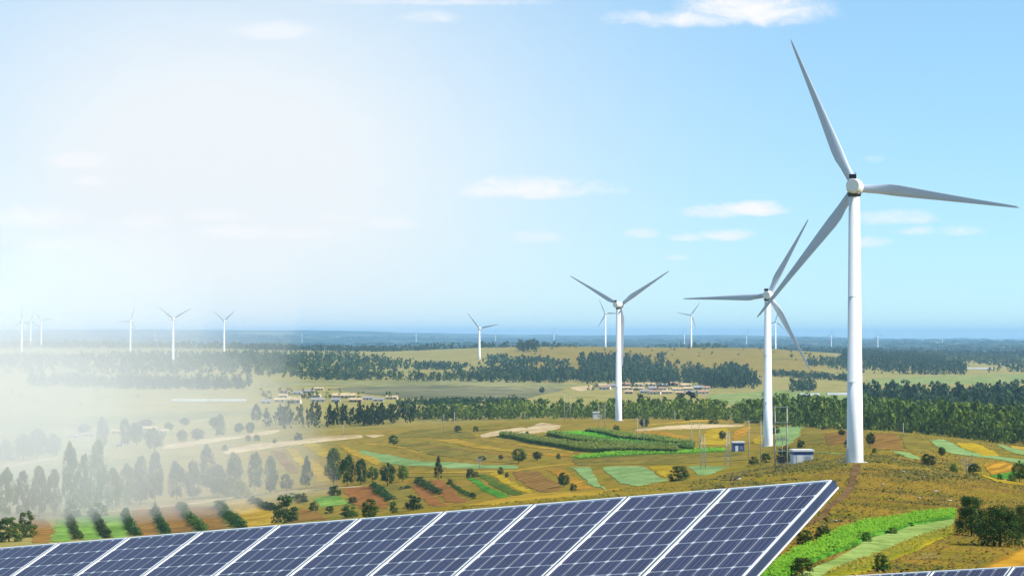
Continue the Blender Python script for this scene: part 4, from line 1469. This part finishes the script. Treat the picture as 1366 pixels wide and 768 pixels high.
BLADE = blade_mesh()
mb = MB()
mb.lathe([(1.42, -5.2), (1.52, -5.05), (1.6, -3.0), (1.72, -.5), (1.9, 1.2), (2.0, 2.2)], 32, 'Y')
NACELLE = mb.mesh('nacelle', M['nacelle_white'])
mb = MB()
mb.lathe([(1.85, 2.32), (1.95, 2.6), (1.95, 4.6), (1.75, 5.3), (1.2, 5.9), (.5, 6.25), (.06, 6.33)], 28, 'Y')
HUBM = mb.mesh('hub', M['nacelle_white'])
mb = MB()
mb.lathe([(1.40, -5.22), (1.40, -5.204)], 32, 'Y')
REAR = mb.mesh('rear_cover', M['nacelle_white'])
COOL = MB().box(-.92, .92, -4.9, -4.1, 1.5, 2.62).mesh('cooler', M['nacelle_white'])
GRILLE = MB().box(-.82, .82, -4.96, -4.903, 1.56, 2.54).mesh('grille', M['dark_grille'])
MAST = MB().tube([(.5, -3.2, 1.5), (.5, -3.2, 3.2)], [.04, .03], 6).box(.3, .7, -3.23, -3.17, 3.0, 3.06).mesh('wind_vane', M['dark_steel'])
YAW = MB().lathe([(1.36, -2.35), (1.62, -2.0), (1.62, -1.45)], 28, 'Z').mesh('yaw_ring', M['dark_steel'])


def turbine(px_t, py_hub, dist, angles, label, yaw=15.0, detail=2, hub_h=HUB, group='wind turbines', bs=1.0):
    d = ray(px_t, py_hub)
    hub = Vector((d[0] * dist, dist, CZ + d[2] * dist))
    gz = float(terrain(hub.x, dist))
    H = hub.z - gz                                  # tower reaches the real ground
    e = empty('wind_turbine', (hub.x, hub.y, gz), R(-yaw))
    tag(e, label, 'wind turbine', group)
    r0, r1 = 1.95, 1.28
    top = H - 2.0
    mb = MB()
    seams = [0, .3, .62, 1.0]
    prof = [(r0, -1.5)]
    for i in range(3):
        prof += [(r0 + (r1 - r0) * seams[i], top * seams[i]), (r0 + (r1 - r0) * seams[i + 1], top * seams[i + 1])]
    mb.lathe(prof, 40 if detail == 2 else 16, 'Z')
    tw = mb.build('tower', M['white_paint'], e)
    if detail == 2:
        for q in (.3, .62):
            rr = r0 + (r1 - r0) * q
            MB().lathe([(rr + .012, top * q - .06), (rr + .012, top * q + .06)], 40, 'Z').build('flange', M['nacelle_white'], tw)
        MB().lathe([(3.0, -1.5), (3.0, .12), (2.9, .16)], 32, 'Z').build('foundation', M['concrete'], e)
        dr = MB().box(-.45, .45, -r0 - .05, -r0 + .12, 1.2, 3.3)
        do = dr.build('door', M['hut_pale'], tw)
        do.rotation_euler = (0, 0, R(-62))
        stp = MB()
        for i in range(6):
            stp.box(-.55, .55, -r0 - .35 - .3 * (i + 1), -r0 - .35 - .3 * i + .02, 1.0 - .17 * i - .05, 1.0 - .17 * i)
        stp.box(-.6, .6, -r0 - .36, -r0 + .1, 1.02, 1.1)
        for sx in (-.58, .58):
            stp.tube([(sx, -r0 - .3, 2.0), (sx, -r0 - 2.2, 1.0)], [.03, .03], 5)
            stp.tube([(sx, -r0 - .3, 1.05), (sx, -r0 - .3, 2.0)], [.03, .03], 5)
            stp.tube([(sx, -r0 - 2.2, 0), (sx, -r0 - 2.2, 1.0)], [.03, .03], 5)
        so = stp.build('steps', M['galvanised'], e)
        so.rotation_euler = (0, 0, R(-62))
    na = link('nacelle', NACELLE, None, e)
    na.location = (0, 0, H)
    na.scale = (1.02, 1.06, 1.02)
    if detail >= 1:
        link('rear_cover', REAR, None, na)
        link('cooler', COOL, None, na)
        link('grille', GRILLE, None, na)
        link('wind_vane', MAST, None, na)
        yr = link('yaw_ring', YAW, None, e)
        yr.location = (0, 0, H)
    hb = link('hub', HUBM, None, e)
    hb.location = (0, 0, H)
    hb.scale = (1.0, 1.06, 1.0)
    for a in angles:
        b = link('blade', BLADE, None, e)
        b.location = (0, 4.2, H)
        b.rotation_euler = (0, R(90 - a), 0)
        b.scale = (1.0, 1.0, bs)
    return e


def td(px_span):
    return HUB * F / px_span


turbine(1139.5, 249, td(369), (113, -7.8, 232.7), 'tallest and nearest white wind turbine, standing on the right hill', yaw=12)
turbine(1024, 393.5, td(207), (62, 182, 299), 'second largest white wind turbine, beside the blue hut', yaw=12, bs=.94)
turbine(825, 406.5, td(151), (151, 33, 272), 'white wind turbine in the centre with its blades in a Y', yaw=22, bs=.92)
for px, hub, span, ang, lab, yw in [
    (639.5, 438, 54, (130, 12, 268), 'lone mid distance wind turbine on the meadow left of the ridge', 15),
    (807.5, 418, 43, (115, 0, 240), 'white turbine on the ridge, just left of the centre turbine', 10),
    (922, 420, 41, (170, 55, 288), 'white turbine on the ridge between centre and second turbine', 10),
    (1034.5, 429, 36, (75, 195, 318), 'small turbine half hidden behind the second largest tower', 10),
    (231, 425, 56, (143, 30, 268), 'largest of the hazy turbines on the left, blades in a Y', 10),
    (174, 428, 40, (75, 182, 300), 'hazy turbine left of the largest hazy one', 10),
    (299, 428, 41, (140, 45, 270), 'hazy turbine right of the largest hazy one', 10),
    (29, 428, 42, (92, 212, 332), 'leftmost hazy turbine of the cluster at left edge', 10),
    (41, 428, 34, (78, 200, 320), 'middle hazy turbine of the cluster at left edge', 10),
    (55, 427, 35, (8, 130, 250), 'right hazy turbine of the cluster at left edge', 10),
    (1109, 446, 18, (80, 200, 320), 'tiny turbine on the plain left of the tallest tower', 10),
    (1171, 446, 19, (110, 230, 350), 'tiny turbine on the plain just right of the tallest tower', 10),
    (1231, 452, 13, (90, 210, 330), 'tiny turbine on the right horizon, left one of two', 10),
    (1257, 452, 14, (95, 215, 335), 'tiny turbine on the right horizon, right one of two', 10),
    (996, 446, 17, (60, 180, 300), 'tiny turbine behind the right end of the ridge', 10),
    (913, 444, 17, (95, 200, 320), 'tiny turbine behind the ridge left of the white ridge turbine', 10),
    (739, 444, 17, (85, 205, 325), 'tiny turbine behind the ridge left of the centre turbine', 10),
    (555, 446, 15, (60, 180, 300), 'tiny turbine on the skyline left of the lone mid turbine', 10),
    (661, 446, 13, (95, 215, 335), 'tiny turbine on the skyline right of the lone mid turbine', 10),
    (403, 447, 13, (85, 205, 325), 'tiny hazy turbine on the left skyline', 10),
    (207, 446, 14, (100, 220, 340), 'tiny hazy turbine behind the largest hazy one', 10),
    (451, 449, 12, (60, 180, 300), 'tiny hazy turbine left of the skyline pair', 10),
]:
    turbine(px, hub, td(span), ang, lab, yw, 1 if span > 30 else 0, bs=.84)


# ------------------------------------------------------------------ huts, houses, sheds
def hut(px, base, wpx, hpx, wall, band, label, ry=0.25, legs=False):
    p = hit(px, base)
    k = m_per_px(p.y)
    W, H = wpx * k, hpx * k
    D = W * .7
    e = empty('transformer_hut', p, ry)
    tag(e, label, 'hut', 'small utility huts by the turbines')
    MB().box(-W / 2, W / 2, -D / 2, D / 2, -.5, H * .86).build('wall', M[wall], e)
    MB().box(-W / 2 - .03, W / 2 + .03, -D / 2 - .03, D / 2 + .03, H * .62, H * .855).build('band', M[band], e)
    MB().box(-W / 2 - .25, W / 2 + .25, -D / 2 - .25, D / 2 + .25, H * .86, H).build('roof', M['hut_white'], e)
    MB().box(-W * .32, -W * .06, -D / 2 - .05, -D / 2 + .01, 0, H * .58).build('door', M['hut_white'], e)
    for i in range(3):
        MB().box(W * .08, W * .38, -D / 2 - .045, -D / 2 + .01, H * (.2 + .12 * i), H * (.26 + .12 * i)).build('louvre', M['galvanised'], e)


hut(1069.5, 617, 27, 18, 'hut_pale', 'hut_blue', 'pale hut with white roof and blue band near the tallest tower', .12)
hut(984.5, 601.5, 15, 13, 'hut_blue', 'hut_blue', 'blue hut with white roof near the second largest turbine', .12)
hut(797, 558.5, 12, 9.5, 'hut_white', 'hut_pale', 'white hut near the foot of the centre turbine', .1)


def house(px, base, wpx, hpx, wall, roof, label, ry=0.0, group=None, deep=.75):
    p = hit(px, base)
    k = m_per_px(p.y)
    W, H = wpx * k, hpx * k
    D = min(8.0, max(5.0, W * deep))
    e = empty('village_house', p, ry)
    tag(e, label, 'house', group)
    hw = H * .58
    wl = MB().box(-W / 2, W / 2, -D / 2, D / 2, -.8, hw)
    for sx in (-1, 1):
        a = (sx * W / 2, -D / 2, hw)
        b = (sx * W / 2, D / 2, hw)
        c = (sx * W / 2, 0, H - .12)
        wl.poly([a, b, c] if sx > 0 else [b, a, c])
    wl.build('wall', M[wall], e)
    rf = MB()
    o, th = .45, .18
    for sy in (-1, 1):
        y0, z0 = sy * (D / 2 + o), hw - (H - hw) * o / (D / 2)
        P = [(-W / 2 - o, y0, z0), (W / 2 + o, y0, z0), (W / 2 + o, 0, H), (-W / 2 - o, 0, H)]
        Q = [(x, y, z - th) for x, y, z in P]
        if sy > 0:
            P, Q = P[::-1], Q[::-1]
        rf.poly(P)
        rf.poly(Q[::-1])
        for i in range(4):
            j = (i + 1) % 4
            rf.poly([P[j], P[i], Q[i], Q[j]])
    ro = rf.build('roof', M[roof], e)
    MB().box(W * .2, W * .2 + .6, .3, .9, H - .6, H + .7).build('chimney', M['wall_brick'], ro)
    nwin = max(2, int(W / 3.2))
    for i in range(nwin):
        x = -W / 2 + (i + .5) * W / nwin
        if i == nwin // 2:
            MB().box(x - .5, x + .5, -D / 2 - .04, -D / 2 + .02, 0.02, min(2.1, hw - .2)).build('door', M['window_dark'], e)
        else:
            MB().box(x - .7, x + .7, -D / 2 - .04, -D / 2 + .02, hw * .38, hw * .8).build('window', M['window_dark'], e)


LV = [(355, 538, 14, 6, 'wall_white', 'roof_grey'), (373, 536, 14, 6, 'wall_white', 'roof_tan'), (392, 538, 19, 9, 'wall_white', 'roof_tan'), (379, 524, 11, 5, 'wall_tan', 'roof_red'),
      (397, 526, 12, 5, 'wall_white', 'roof_grey'), (412, 524, 15, 5, 'wall_tan', 'roof_grey'), (426, 520, 12, 4, 'wall_tan', 'roof_tan'), (420, 530, 16, 6, 'wall_tan', 'roof_tan'),
      (424, 536, 18, 6, 'wall_white', 'roof_grey'), (459, 531, 31, 7, 'wall_tan', 'roof_tan'), (448, 536, 12, 6, 'wall_white', 'roof_grey'), (475, 536, 17, 6, 'wall_brick', 'roof_tan'),
      (490, 533, 14, 5, 'wall_white', 'roof_grey'), (505, 535, 14, 5, 'wall_white', 'roof_grey'), (523, 532, 15, 5, 'wall_tan', 'roof_tan'), (378, 530, 12, 5, 'wall_white', 'roof_tan')]
LVN = ['white house at the left end of the left village', 'white house with tan roof near the left end of the left village', 'tallest white house with tan roof in the left village',
       'small house with reddish roof above the tallest white house', 'small white house at the upper middle of the left village', 'grey roofed house at the top of the left village',
       'highest standing little house of the left village', 'tan house in the upper right of the left village cluster', 'white house below the tan one in the left village',
       'longest tan roofed building of the left village', 'small white house under the longest tan roof', 'brick house right of the longest tan roof',
       'white house left of the last pair in the left village', 'white house in the middle of the right end of the left village', 'tan house at the right end of the left village',
       'small white house directly above the second house of the left village']
for (px, b, w, h, wl, rf), lab in zip(LV, LVN):
    house(px, b, w, h, wl, rf, lab, random.uniform(-.15, .15), 'houses of the left village')
CVN = ['first', 'second', 'third', 'fourth', 'fifth', 'sixth', 'seventh', 'eighth', 'ninth', 'tenth', 'eleventh']
walls = ['wall_white', 'wall_tan', 'wall_brick', 'wall_white']
roofs = ['roof_tan', 'roof_tan', 'roof_red', 'roof_grey']
for row, (py, xs, nm) in enumerate([(515.5, [803, 816, 836, 852, 868, 884, 899, 915], 'back'), (520, [809, 836, 850, 872, 886, 902, 917, 930, 940], 'middle'),
                                    (525, [838, 862, 876, 890, 905, 920, 937], 'front')]):
    for i, px in enumerate(xs):
        j = row * 3 + i
        rfm = 'roof_blue' if (row == 1 and i == 7) else roofs[(j * 7 + row) % 4]
        house(px + random.uniform(-2, 2), py + random.uniform(-1, 1), random.uniform(10, 15), random.uniform(4.4, 5.8), walls[(j * 5) % 4], rfm,
              f'{CVN[i]} house from the left in the {nm} row of the centre village', random.uniform(-.3, .3), 'houses of the centre village')
for px, b, w, h, wl, rf, lab in [(200, 574, 20, 6, 'wall_white', 'roof_tan', 'hazy farmhouse with a long tan roof on the left'), (218, 577, 13, 5, 'wall_white', 'roof_tan', 'small farmhouse right of the tan roofed one'),
                                 (98, 583, 13, 5, 'wall_white', 'roof_grey', 'left one of the small hazy farm sheds'), (120, 582, 15, 6, 'wall_white', 'roof_grey', 'middle one of the small hazy farm sheds'),
                                 (160, 595, 9, 6, 'wall_white', 'roof_grey', 'small white shed at the foot of the hazy poplars'), (155, 577, 12, 5, 'wall_white', 'roof_tan', 'right one of the small hazy farm sheds'),
                                 (16, 614, 12, 7, 'wall_white', 'roof_grey', 'small white house behind the pale posts at the left edge')]:
    house(px, b, w, h, wl, rf, lab, random.uniform(-.1, .1), 'hazy farm buildings on the left')


def shed(px, base, wpx, hpx, label, ry=0.0, bays=10):
    """long arched plastic greenhouse"""
    p = hit(px, base)
    k = m_per_px(p.y)
    W, H = wpx * k, hpx * k
    D = 9.0
    e = empty('greenhouse', p, ry)
    tag(e, label, 'greenhouse', 'long white greenhouses')
    mb = MB()
    n = 12
    for i in range(n):
        a0, a1 = math.pi * i / n, math.pi * (i + 1) / n
        p0, p1 = (-math.cos(a0) * D / 2, math.sin(a0) * H), (-math.cos(a1) * D / 2, math.sin(a1) * H)
        mb.poly([(-W / 2, p0[0], p0[1] - .1), (W / 2, p0[0], p0[1] - .1), (W / 2, p1[0], p1[1] - .1), (-W / 2, p1[0], p1[1] - .1)], True)
    for sx in (-1, 1):
        ring = [(sx * W / 2, -math.cos(math.pi * i / n) * D / 2, math.sin(math.pi * i / n) * H - .1) for i in range(n + 1)]
        mb.poly(ring if sx < 0 else ring[::-1])
    mb.build('cover', M['plastic_sheet'], e)
    for i in range(bays + 1):
        x = -W / 2 + W * i / bays
        MB().tube([(x, -math.cos(math.pi * q / 8) * (D / 2 + .06), math.sin(math.pi * q / 8) * (H + .06) - .1) for q in range(9)], [.08] * 9, 5).build('hoop', M['galvanised'], e)


shed(253, 535, 48, 3.2, 'long white greenhouse at the left of the hazy meadow pair')
shed(304, 535, 48, 3.2, 'long white greenhouse at the right of the hazy meadow pair')
shed(1079, 527.5, 28, 3.6, 'long pale greenhouse left of its neighbour near the tallest tower', .03)
shed(1117, 527, 28, 3.6, 'long pale greenhouse partly behind the tallest tower', .03)
shed(1303, 492.5, 44, 2.6, 'long white greenhouse on the right meadow below the far wood')


# ------------------------------------------------------------------ poles
def pole(px, base, top, label, arms=2, r=.16, dmin=60, ry=0.0):
    p = hit(px, base, dmin)
    h = (base - top) * m_per_px(p.y)
    e = empty('utility_pole', p, ry)
    tag(e, label, 'utility pole', 'utility poles')
    MB().tube([(0, 0, -1), (0, 0, h)], [r, r * .62], 8).build('post', M['pole_concrete'], e)
    for i in range(arms):
        z = h - .35 - .8 * i
        a = MB().box(-.9, .9, -.06, .06, z - .05, z + .05).build('crossarm', M['galvanised'], e)
        for x in (-.8, 0 if i == 0 else .4, .8):
            b = MB().lathe([(.05, z + .05), (.09, z + .1), (.05, z + .16), (.09, z + .2), (.04, z + .28)], 7, 'Z').build('insulator', M['insulator'], a)
            b.location = (x, 0, 0)


for px, b, t, lab in [
    (999, 619, 560, 'left one of two bare poles left of the second turbine tower'), (1015, 617, 561, 'right one of two bare poles left of the second turbine tower'),
    (922.5, 600, 562, 'left one of the pole pair before the yellow field'), (933, 600, 563, 'right one of the pole pair before the yellow field'),
    (850, 591, 557, 'left one of the pole pair by the orange field'), (859, 591, 558, 'right one of the pole pair by the orange field'),
    (753, 560, 522, 'left one of the pole pair against the belt left of the centre turbine'), (760.5, 560, 525, 'right one of the pole pair against the belt left of the centre turbine'),
    (798.5, 573, 540, 'pole standing in front of the white hut'), (807, 573, 538, 'pole right of the white hut'),
    (840, 557, 546, 'short pole just right of the centre turbine'), (900, 560, 547, 'short pole under the belt between centre and second turbine'),
    (592, 575, 552, 'thin pole left of the bush on the open slope'), (606, 575, 549, 'pole beside the bush on the open slope'),
    (457.5, 581, 566, 'pole standing on the long tan track'), (700, 560, 549, 'thin pole before the belt left of the tan patches'),
    (152, 602, 581, 'pale pole between the two hazy poplars'), (2.5, 622, 600, 'left one of two pale posts at the left edge'), (7, 622, 601, 'right one of two pale posts at the left edge'),
    (308, 590, 576, 'hazy pole beside the pale lane'), (1205, 583, 564, 'thin pole before the wood right of the tallest tower'), (1326, 582, 566, 'thin pole before the dark trees at the right'),
    (975, 566, 552, 'thin pole under the belt left of the second turbine')]:
    pole(px, b, t, lab, 1 if b - t < 20 else 2, r=.13 + .00006 * hit(px, b).y)


def h_frame():
    p = at(1033.5, 560)
    q = Vector((ray(1050, 629)[0] * p.y, p.y, p.z))
    k = m_per_px(p.y)
    w = (q - p).x
    h = 88 * k
    e = empty('double_pole', p + Vector((w / 2, 0, 0)))
    tag(e, 'tall double utility pole with crossbeams left of the pale hut', 'utility pole')
    for sx in (-1, 1):
        MB().tube([(sx * w / 2, 0, -1), (sx * w / 2, 0, h)], [.19, .13], 9).build('post', M['pole_concrete'], e)
    for z, ov in ((h - .25, .35), (h - 3.8, .7), (h * .32, .2), (h * .14, .2)):
        MB().box(-w / 2 - ov, w / 2 + ov, -.2, -.08, z - .09, z + .09).build('crossbeam', M['galvanised'], e)
    for i in range(3):
        x = -w / 2 + .7 + i * (w - 1.4) / 2
        fu = MB().lathe([(.07, 0), (.13, .15), (.06, .25), (.13, .4), (.06, .5), (.05, 1.0)], 8, 'Z').build('fuse', M['insulator'], e)
        fu.location = (x, -.1, h * .5)
    MB().box(-w / 2 - .2, w / 2 + .2, -.2, -.08, h * .485, h * .5).build('fuse_beam', M['galvanised'], e)
    t = MB().box(-.75, .75, -.75, .15, h * .14 + .1, h * .14 + 1.5)
    t.build('transformer', M['dark_steel'], e)
    MB().tube([(w * .1, 0, -1), (w * .1, 0, h * .55)], [.11, .09], 7).build('middle_post', M['pole_concrete'], e)


h_frame()


def pylon(px, base, top, label):
    p = hit(px, base)
    h = (base - top) * m_per_px(p.y)
    e = empty('lattice_pylon', p)
    tag(e, label, 'pylon', 'slim lattice pylons')
    b0, b1 = h * .085, h * .03
    c = [[(sx * b0, sy * b0, -.5), (sx * b1, sy * b1, h)] for sx, sy in ((-1, -1), (1, -1), (1, 1), (-1, 1))]
    for a in c:
        MB().tube(a, [.06, .05], 5).build('leg', M['galvanised'], e)
    mb = MB()
    n = 9
    for i in range(n):
        t0, t1 = i / n, (i + 1) / n
        for k in range(4):
            A, B = c[k], c[(k + 1) % 4]
            p0 = Vector(A[0]).lerp(Vector(A[1]), t0)
            p1 = Vector(B[0]).lerp(Vector(B[1]), t1)
            p2 = Vector(B[0]).lerp(Vector(B[1]), t0)
            p3 = Vector(A[0]).lerp(Vector(A[1]), t1)
            mb.tube([p0, p1], [.035, .035], 4, False)
            mb.tube([p2, p3], [.035, .035], 4, False)
    mb.build('bracing', M['galvanised'], e)
    for z in (h * .98, h * .86):
        MB().box(-h * .12, h * .12, -.06, .06, z - .06, z + .06).build('crossarm', M['galvanised'], e)


pylon(938, 624, 580, 'slim lattice pylon standing on the pale green wedge')
pylon(971, 622, 576, 'slim lattice pylon left of the blue hut')

# fallen branch on the hill edge
p = hit(980, 641)
e = empty('fallen_branch', p, .2)
tag(e, 'dark broken branch lying on the hill edge left of the poles', 'branch')
mb = MB()
mb.tube([(-.9, 0, -.1), (-.6, .1, 1.0), (-.1, .1, 2.0)], [.14, .11, .05], 6)
mb.tube([(-.4, 0, .1), (1.2, .1, .9), (2.9, .2, 2.1)], [.16, .12, .05], 6)
mb.tube([(-3.0, .2, .1), (-1.2, .1, .25), (.6, 0, .2)], [.07, .12, .14], 6)
for i in range(14):
    x = random.uniform(-1, 2.4)
    mb.tube([(x, 0, max(.1, x * .6)), (x + random.uniform(-.6, .6), random.uniform(-.4, .4), max(.3, x * .6) + random.uniform(.3, 1.0))], [.04, .015], 4)
mb.build('limb', M['bark'], e)


# ------------------------------------------------------------------ solar panels
O = Vector((2.666, 20.028, -1.208 + CZ))
A = Vector((-.8255, .5776, -.1082))
Bv = Vector((-.9649, -1.5815, -.7536))
ex = (-A).normalized()
ey = (-Bv - ex * (-Bv).dot(ex)).normalized()
ez = ex.cross(ey).normalized()
PW = A.length                      # pitch of the panels along the row
PL, NR, NC = 2.62, 10, 6
FRW = .018
MB_cell = MB()
cw, cl, ch = .1500, .2440, .017
pts = [(-cw / 2 + ch, -cl / 2), (cw / 2 - ch, -cl / 2), (cw / 2, -cl / 2 + ch), (cw / 2, cl / 2 - ch), (cw / 2 - ch, cl / 2), (-cw / 2 + ch, cl / 2), (-cw / 2, cl / 2 - ch), (-cw / 2, -cl / 2 + ch)]
MB_cell.poly([(x, y, .0004) for x, y in pts])
for i in range(8):
    a, b = pts[i], pts[(i + 1) % 8]
    MB_cell.poly([(b[0], b[1], .0004), (a[0], a[1], .0004), (a[0], a[1], 0), (b[0], b[1], 0)])
CELL = MB_cell.mesh('cell', M['solar_cell'])
gap = .022
wI = PW - gap                      # outer width of one panel
mbf = MB()
mbf.box(0, FRW, -PL, 0, -.04, .006)
mbf.box(wI - FRW, wI, -PL, 0, -.04, .006)
mbf.box(FRW, wI - FRW, -FRW, 0, -.04, .006)
mbf.box(FRW, wI - FRW, -PL, -PL + FRW, -.04, .006)
FRAME = mbf.mesh('frame', M['frame_alu'])
SHADE_STRIP = MB().box(wI + .002, wI + gap - .002, -PL, -.002, -.03, .0045).mesh('gap_shade_strip', M['dark_grille'])  # dark strip standing in for the shade in the gap between panels
BACK = MB().box(FRW, wI - FRW, -PL + FRW, -FRW, -.012, -.002).mesh('backsheet', M['backsheet'])
BOXJ = MB().box(wI / 2 - .08, wI / 2 + .08, -.3, -.16, -.04, -.0125).mesh('junction_box', M['dark_grille'])


def panel(corner_right, label, group, rows=NR, shade_strip=True):
    """corner_right: upper right outer corner"""
    org = corner_right - ex * wI
    e = empty('solar_panel')
    e.matrix_world = Matrix((( ex.x, ey.x, ez.x, org.x), (ex.y, ey.y, ez.y, org.y), (ex.z, ey.z, ez.z, org.z), (0, 0, 0, 1)))
    tag(e, label, 'solar panel', group)
    link('frame', FRAME, None, e)
    link('backsheet', BACK, None, e)
    link('junction_box', BOXJ, None, e)
    if shade_strip:
        link('gap_shade_strip', SHADE_STRIP, None, e)
    ux = (wI - 2 * FRW - .012) / NC
    uy = (PL - 2 * FRW - .016) / NR
    for r in range(rows):
        for c in range(NC):
            o = link('cell', CELL, None, e)
            o.location = (FRW + .006 + ux * (c + .5), -FRW - .008 - uy * (r + .5), 0)
    return e


NTH = ['first', 'second', 'third', 'fourth', 'fifth', 'sixth', 'seventh', 'eighth', 'ninth', 'tenth', 'eleventh', 'twelfth']
for k in range(11):
    lab = ('rightmost panel of the long front row of blue solar panels' if k == 0 else
           f'{NTH[k]} blue solar panel from the right end of the long front row')
    e = panel(O + A * k - ex * (0.0), lab, 'solar panels of the long front row', shade_strip=k > 0)
    if k == 0:
        # deep end cover of the row: dark side with white edges
        MB().box(wI + .0005, wI + .036, -PL, -.004, -.062, -.004).build('end_cover', M['frame_side'], e)
        MB().box(wI + .0125, wI + .046, -PL, .0, -.073, -.063).build('end_edge', M['frame_alu'], e)


def rack(org, n, label, legs_at):
    e = empty('mounting_rack', (0, 0, 0))
    tag(e, label, 'rack', 'steel racks under the panels')
    for sd in (.35, 1.3, 2.25):
        a = org - ey * sd - ez * .075 + ex * 0.0
        b = org + A * n - ey * sd - ez * .075
        MB().tube([a, b], [.03, .03], 6).build('rail', M['galvanised'], e)
    for k in legs_at:
        for sd in (.35, 2.25):
            t = org + A * k - ey * sd - ez * .11
            MB().tube([(t.x, t.y, float(terrain(t.x, t.y)) - .4), t], [.04, .04], 8).build('leg', M['galvanised'], e)
        t0 = org + A * k - ey * .3 - ez * .11
        t1 = org + A * k - ey * 2.3 - ez * .11
        MB().tube([t0, t1], [.035, .035], 6).build('brace', M['galvanised'], e)


rack(O, 11, 'galvanised rack hidden under the long front panel row', (1.5, 4, 6.5, 9))
O2 = Vector((7.42, 26.6, CZ - 2.455))
for k in range(5):
    lab = f'{NTH[k]} blue solar panel from the right in the second row at the bottom right edge'
    panel(O2 + A * k, lab, 'solar panels of the second row', shade_strip=k > 0)
rack(O2, 5, 'galvanised rack hidden under the second panel row', (0.5, 2.5, 4.5))

# ------------------------------------------------------------------ air
def volume_mat(name, color, density, aniso=0.0):
    m = bpy.data.materials.new(name)
    m.use_nodes = True
    t = NT(m.node_tree)
    t.n.clear()
    out = t.new('ShaderNodeOutputMaterial')
    v = t.new('ShaderNodeVolumePrincipled')
    v.inputs['Color'].default_value = (*color, 1)
    v.inputs['Density'].default_value = density
    v.inputs['Anisotropy'].default_value = aniso
    t.l.new(v.outputs[0], out.inputs['Volume'])
    return m, t, v


HAZE_D = 5.0e-5
mh, _, _ = volume_mat('haze_air', (.38, .67, 1.0), HAZE_D, 0.0)
hz = MB().box(-26000, 26000, -300, 43000, -40, CZ + 92).build('haze', mh)
tag(hz, 'thin blue haze filling the air over the plain', 'haze', None, 'stuff')


def glow_shell(name, c, r, density, seed, parent=None):
    bmx = bmesh.new()
    bmesh.ops.create_icosphere(bmx, subdivisions=4, radius=1.0)
    me = bpy.data.meshes.new(name)
    for v in bmx.verts:
        d = v.co.normalized()
        k = 1 + .16 * math.sin(3 * d.x + seed) * math.sin(2.5 * d.y + 2 * seed) + .09 * math.sin(6 * d.x - 5 * d.z + seed) + .05 * math.sin(11 * d.x + 7 * d.y + seed)
        v.co = Vector((d.x * r[0], d.y * r[1], d.z * r[2])) * k
    bmx.to_mesh(me)
    bmx.free()
    m, _, _ = volume_mat(name, (.995, .998, 1.0), density, 0.0)
    o = link(name, me, m)
    if parent is None:
        o.location = c
    else:
        o.parent = parent
    return o


mc = Vector((-226, 940, CZ - 44))  # added scattering volume that imitates a white glow over the left side
glow_bank = glow_shell('glow_bank', mc, (160, 98, 104), .0015, 0.0)
tag(glow_bank, 'added white veil over the left valley, standing in for a glow', 'glow_bank', None, 'stuff')
for i, q in enumerate((.90, .80, .69, .57, .44)):
    glow_shell('glow_core', mc, (160 * q, 98 * q, 104 * q), .0018, 1.3 * (i + 1), glow_bank)
